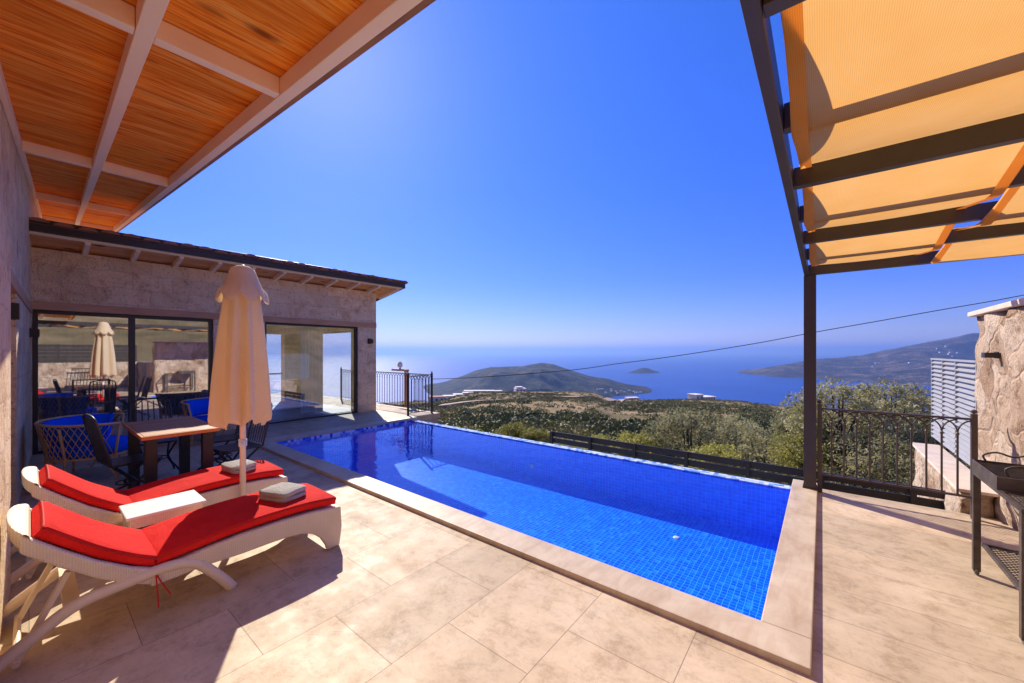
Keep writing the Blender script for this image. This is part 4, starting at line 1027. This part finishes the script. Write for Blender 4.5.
# maquis scrub over the hillside: nobody could count it
def scrub(name, n, rmin, rmax, leafn, smin, smax, mat, azr=(px_az(372), px_az(960)), power=1.0, dens=None):
    cs = []
    for i in range(n):
        for _ in range(20):
            a = rng.uniform(*azr); f = rmin*(rmax/rmin)**(rng.uniform(0,1)**power)
            l_ = f*math.tan(a); X = CH*l_ - SH*f; Y = SH*l_ + CH*f
            q = noise.noise(Vector((X*.018, Y*.018, 3.3))) + .6*noise.noise(Vector((X*.06, Y*.06, 7)))
            if q > -.34 or rng.uniform() < .12: break
        if Y < 7.5: continue
        cs.append((X, Y, ground(X, Y), rng.uniform(smin, smax)*(.8 + .5*max(q, 0))))
    cs = np.repeat(np.array(cs), leafn, 0); N = len(cs)
    def unit():
        v = rng.normal(size=(N, 3)); return v/np.linalg.norm(v, axis=1)[:, None]
    d = unit(); d[:, 2] = np.abs(d[:, 2])*.85 - .05
    sz = cs[:, 3][:, None]; p = cs[:, :3] + d*sz*rng.uniform(.55, 1.0, (N, 1))
    u = unit(); v = np.cross(u, unit()); v /= np.linalg.norm(v, axis=1)[:, None]
    e = sz*rng.uniform(.09, .19, (N, 1))
    V = np.stack([p-u*e, p+v*e*.7, p+u*e, p-v*e*.7], 1).reshape(-1, 3)
    me = bpy.data.meshes.new(name); me.vertices.add(4*N); me.vertices.foreach_set('co', V.ravel())
    me.loops.add(4*N); me.loops.foreach_set('vertex_index', np.arange(4*N)); me.polygons.add(N); me.polygons.foreach_set('loop_start', np.arange(0, 4*N, 4))
    me.update(calc_edges=True); me.materials.append(mat); o = bpy.data.objects.new(name, me); COL.objects.link(o)
    return tag(o, 'dark maquis scrub covering the hillside', 'scrub', kind='stuff')
scrub('maquis_scrub', 10500, 26, 345, 60, .5, 1.45, M['scrub'], power=.6)

scrub('low_brush', 1500, 12, 70, 60, .25, .75, M['yellowbush'], power=.8)

# dirt road over the knoll
rd = MB(); vs = []; pts = []
for (px, f) in ((440,120),(500,118),(540,125),(565,140),(585,165),(600,195),(612,235),(620,290),(628,335)):
    a = px_az(px); pts.append(Vector((f*math.tan(a), f, 0)))
sp = spline(pts, 8)
for i, p in enumerate(sp):
    d = (sp[min(i+1,len(sp)-1)] - sp[max(i-1,0)]).normalized(); nn = Vector((-d.y, d.x, 0))*2.2
    for q in (p+nn, p-nn):
        X = CH*q.x - SH*q.y; Y = SH*q.x + CH*q.y; vs.append((X, Y, ground(X, Y)+.9))
rd.add(vs, [(2*i, 2*i+1, 2*i+3, 2*i+2) for i in range(len(sp)-1)])
o = rd.build('dirt_road', M['road']); tag(o, kind='structure'); md = o.modifiers.new('t', 'SOLIDIFY'); md.thickness = .8

# distant houses
def house(px, f, wd, dp, ht, label, rz=.3, red=False, z=None, group=None, blocks=((0,0,1,1,1),)):
    a = px_az(px); l_ = f*math.tan(a); X = CH*l_ - SH*f; Y = SH*l_ + CH*f
    z = ground(X, Y) if z is None else z
    t = thing('distant_house', label, 'house', (X, Y, z), HEAD + rz, group)
    wb = MB(); rb_ = MB(); pn = MB()
    for (ox, oy, sx, sy, sz) in blocks:
        x0, x1 = ox*wd - wd*sx/2, ox*wd + wd*sx/2; y0, y1 = oy*dp - dp*sy/2, oy*dp + dp*sy/2; h = ht*sz
        wb.box(x0, x1, y0, y1, -ht*.6, h); rb_.box(x0-wd*.03, x1+wd*.03, y0-wd*.03, y1+wd*.03, h+.02, h+ht*.10)
        nwin = max(2, int((x1-x0)/2.5))
        for i in range(nwin):
            xc = x0 + (x1-x0)*(i+.5)/nwin; pn.box(xc-.5, xc+.5, y0-.12, y0-.02, h*.25, h*.75)
    wb.build('walls', M['house'], t, world=False); rb_.build('roof', M['roofred'] if red else M['house'], t, world=False); pn.build('windows', M['pane'], t, world=False)
    return t
house(520, 332, 9, 8, 4.2, 'small white house alone on top of the knoll skyline', .2, blocks=((0,0,1,1,.7),(-.1,0,.6,.8,1)))
house(701, 296, 17, 9, 4.0, 'wide pale villa on the hill crest above the big olive', .35, z=EYE-49/387*296, blocks=((.2,0,.75,1,.8),(-.32,0,.42,.9,1.3)))
for i, (px, f, wd, lb) in enumerate(((486,318,13,'flat white house on the left slope of the knoll, highest of the cluster'),(472,300,12,'long white house lower on the left slope of the knoll'),(460,270,9,'pale house at the left foot of the knoll'),(436,230,9,'lowest pale house just right of the black railing'))):
    house(px, f, wd, 7, 3.2, lb, .1*i, red=(i == 3), group='white houses left of the knoll')
for px, f, wd, lb in ((449,245,8,'small pale house just right of the lowest red roofed one'),(468,262,7,'small pale house below the long white one'),(497,326,8,'pale house on the knoll skyline between the flat cluster and the lone white house'),(632,330,10,'low pale house at the road end right of the knoll'),(742,310,8,'small pale house half sunk in scrub right of the wide villa')):
    house(px, f, wd, 6, 3.0, lb, .2)
def landz(tab, rc, wf, px, f):
    a = px_az(px); top = EYE - interp(tab, a)*rc(a); b = max(1 - abs((f-rc(a))/wf)**1.35, 0); return -256 + (top+256)*b
for i in range(16):
    px = 598 + i*2.9 + random.uniform(-1.5, 1.5); f = h_rc(px_az(px)) - h_wf(px_az(px))*random.uniform(.6, .85)
    house(px, f, random.uniform(8,13), 9, random.uniform(3.5,5.5), 'tiny white house of the shore village under the dark headland', random.uniform(-.5,.5), z=landz(HEADL, h_rc, h_wf(px_az(px)), px, f)+2, group='shore village houses')
for i in range(26):
    px = random.uniform(868, 962); a_ = px_az(px); f = c_rc(a_) - c_wf(a_)*random.uniform(.35, .7)
    house(px, f, random.uniform(16,26), 16, random.uniform(6,10), 'tiny pale building scattered on the far mountain coast', random.uniform(-.5,.5), z=landz(COAST, c_rc, c_wf(a_), px, f)+4, group='far coast buildings')
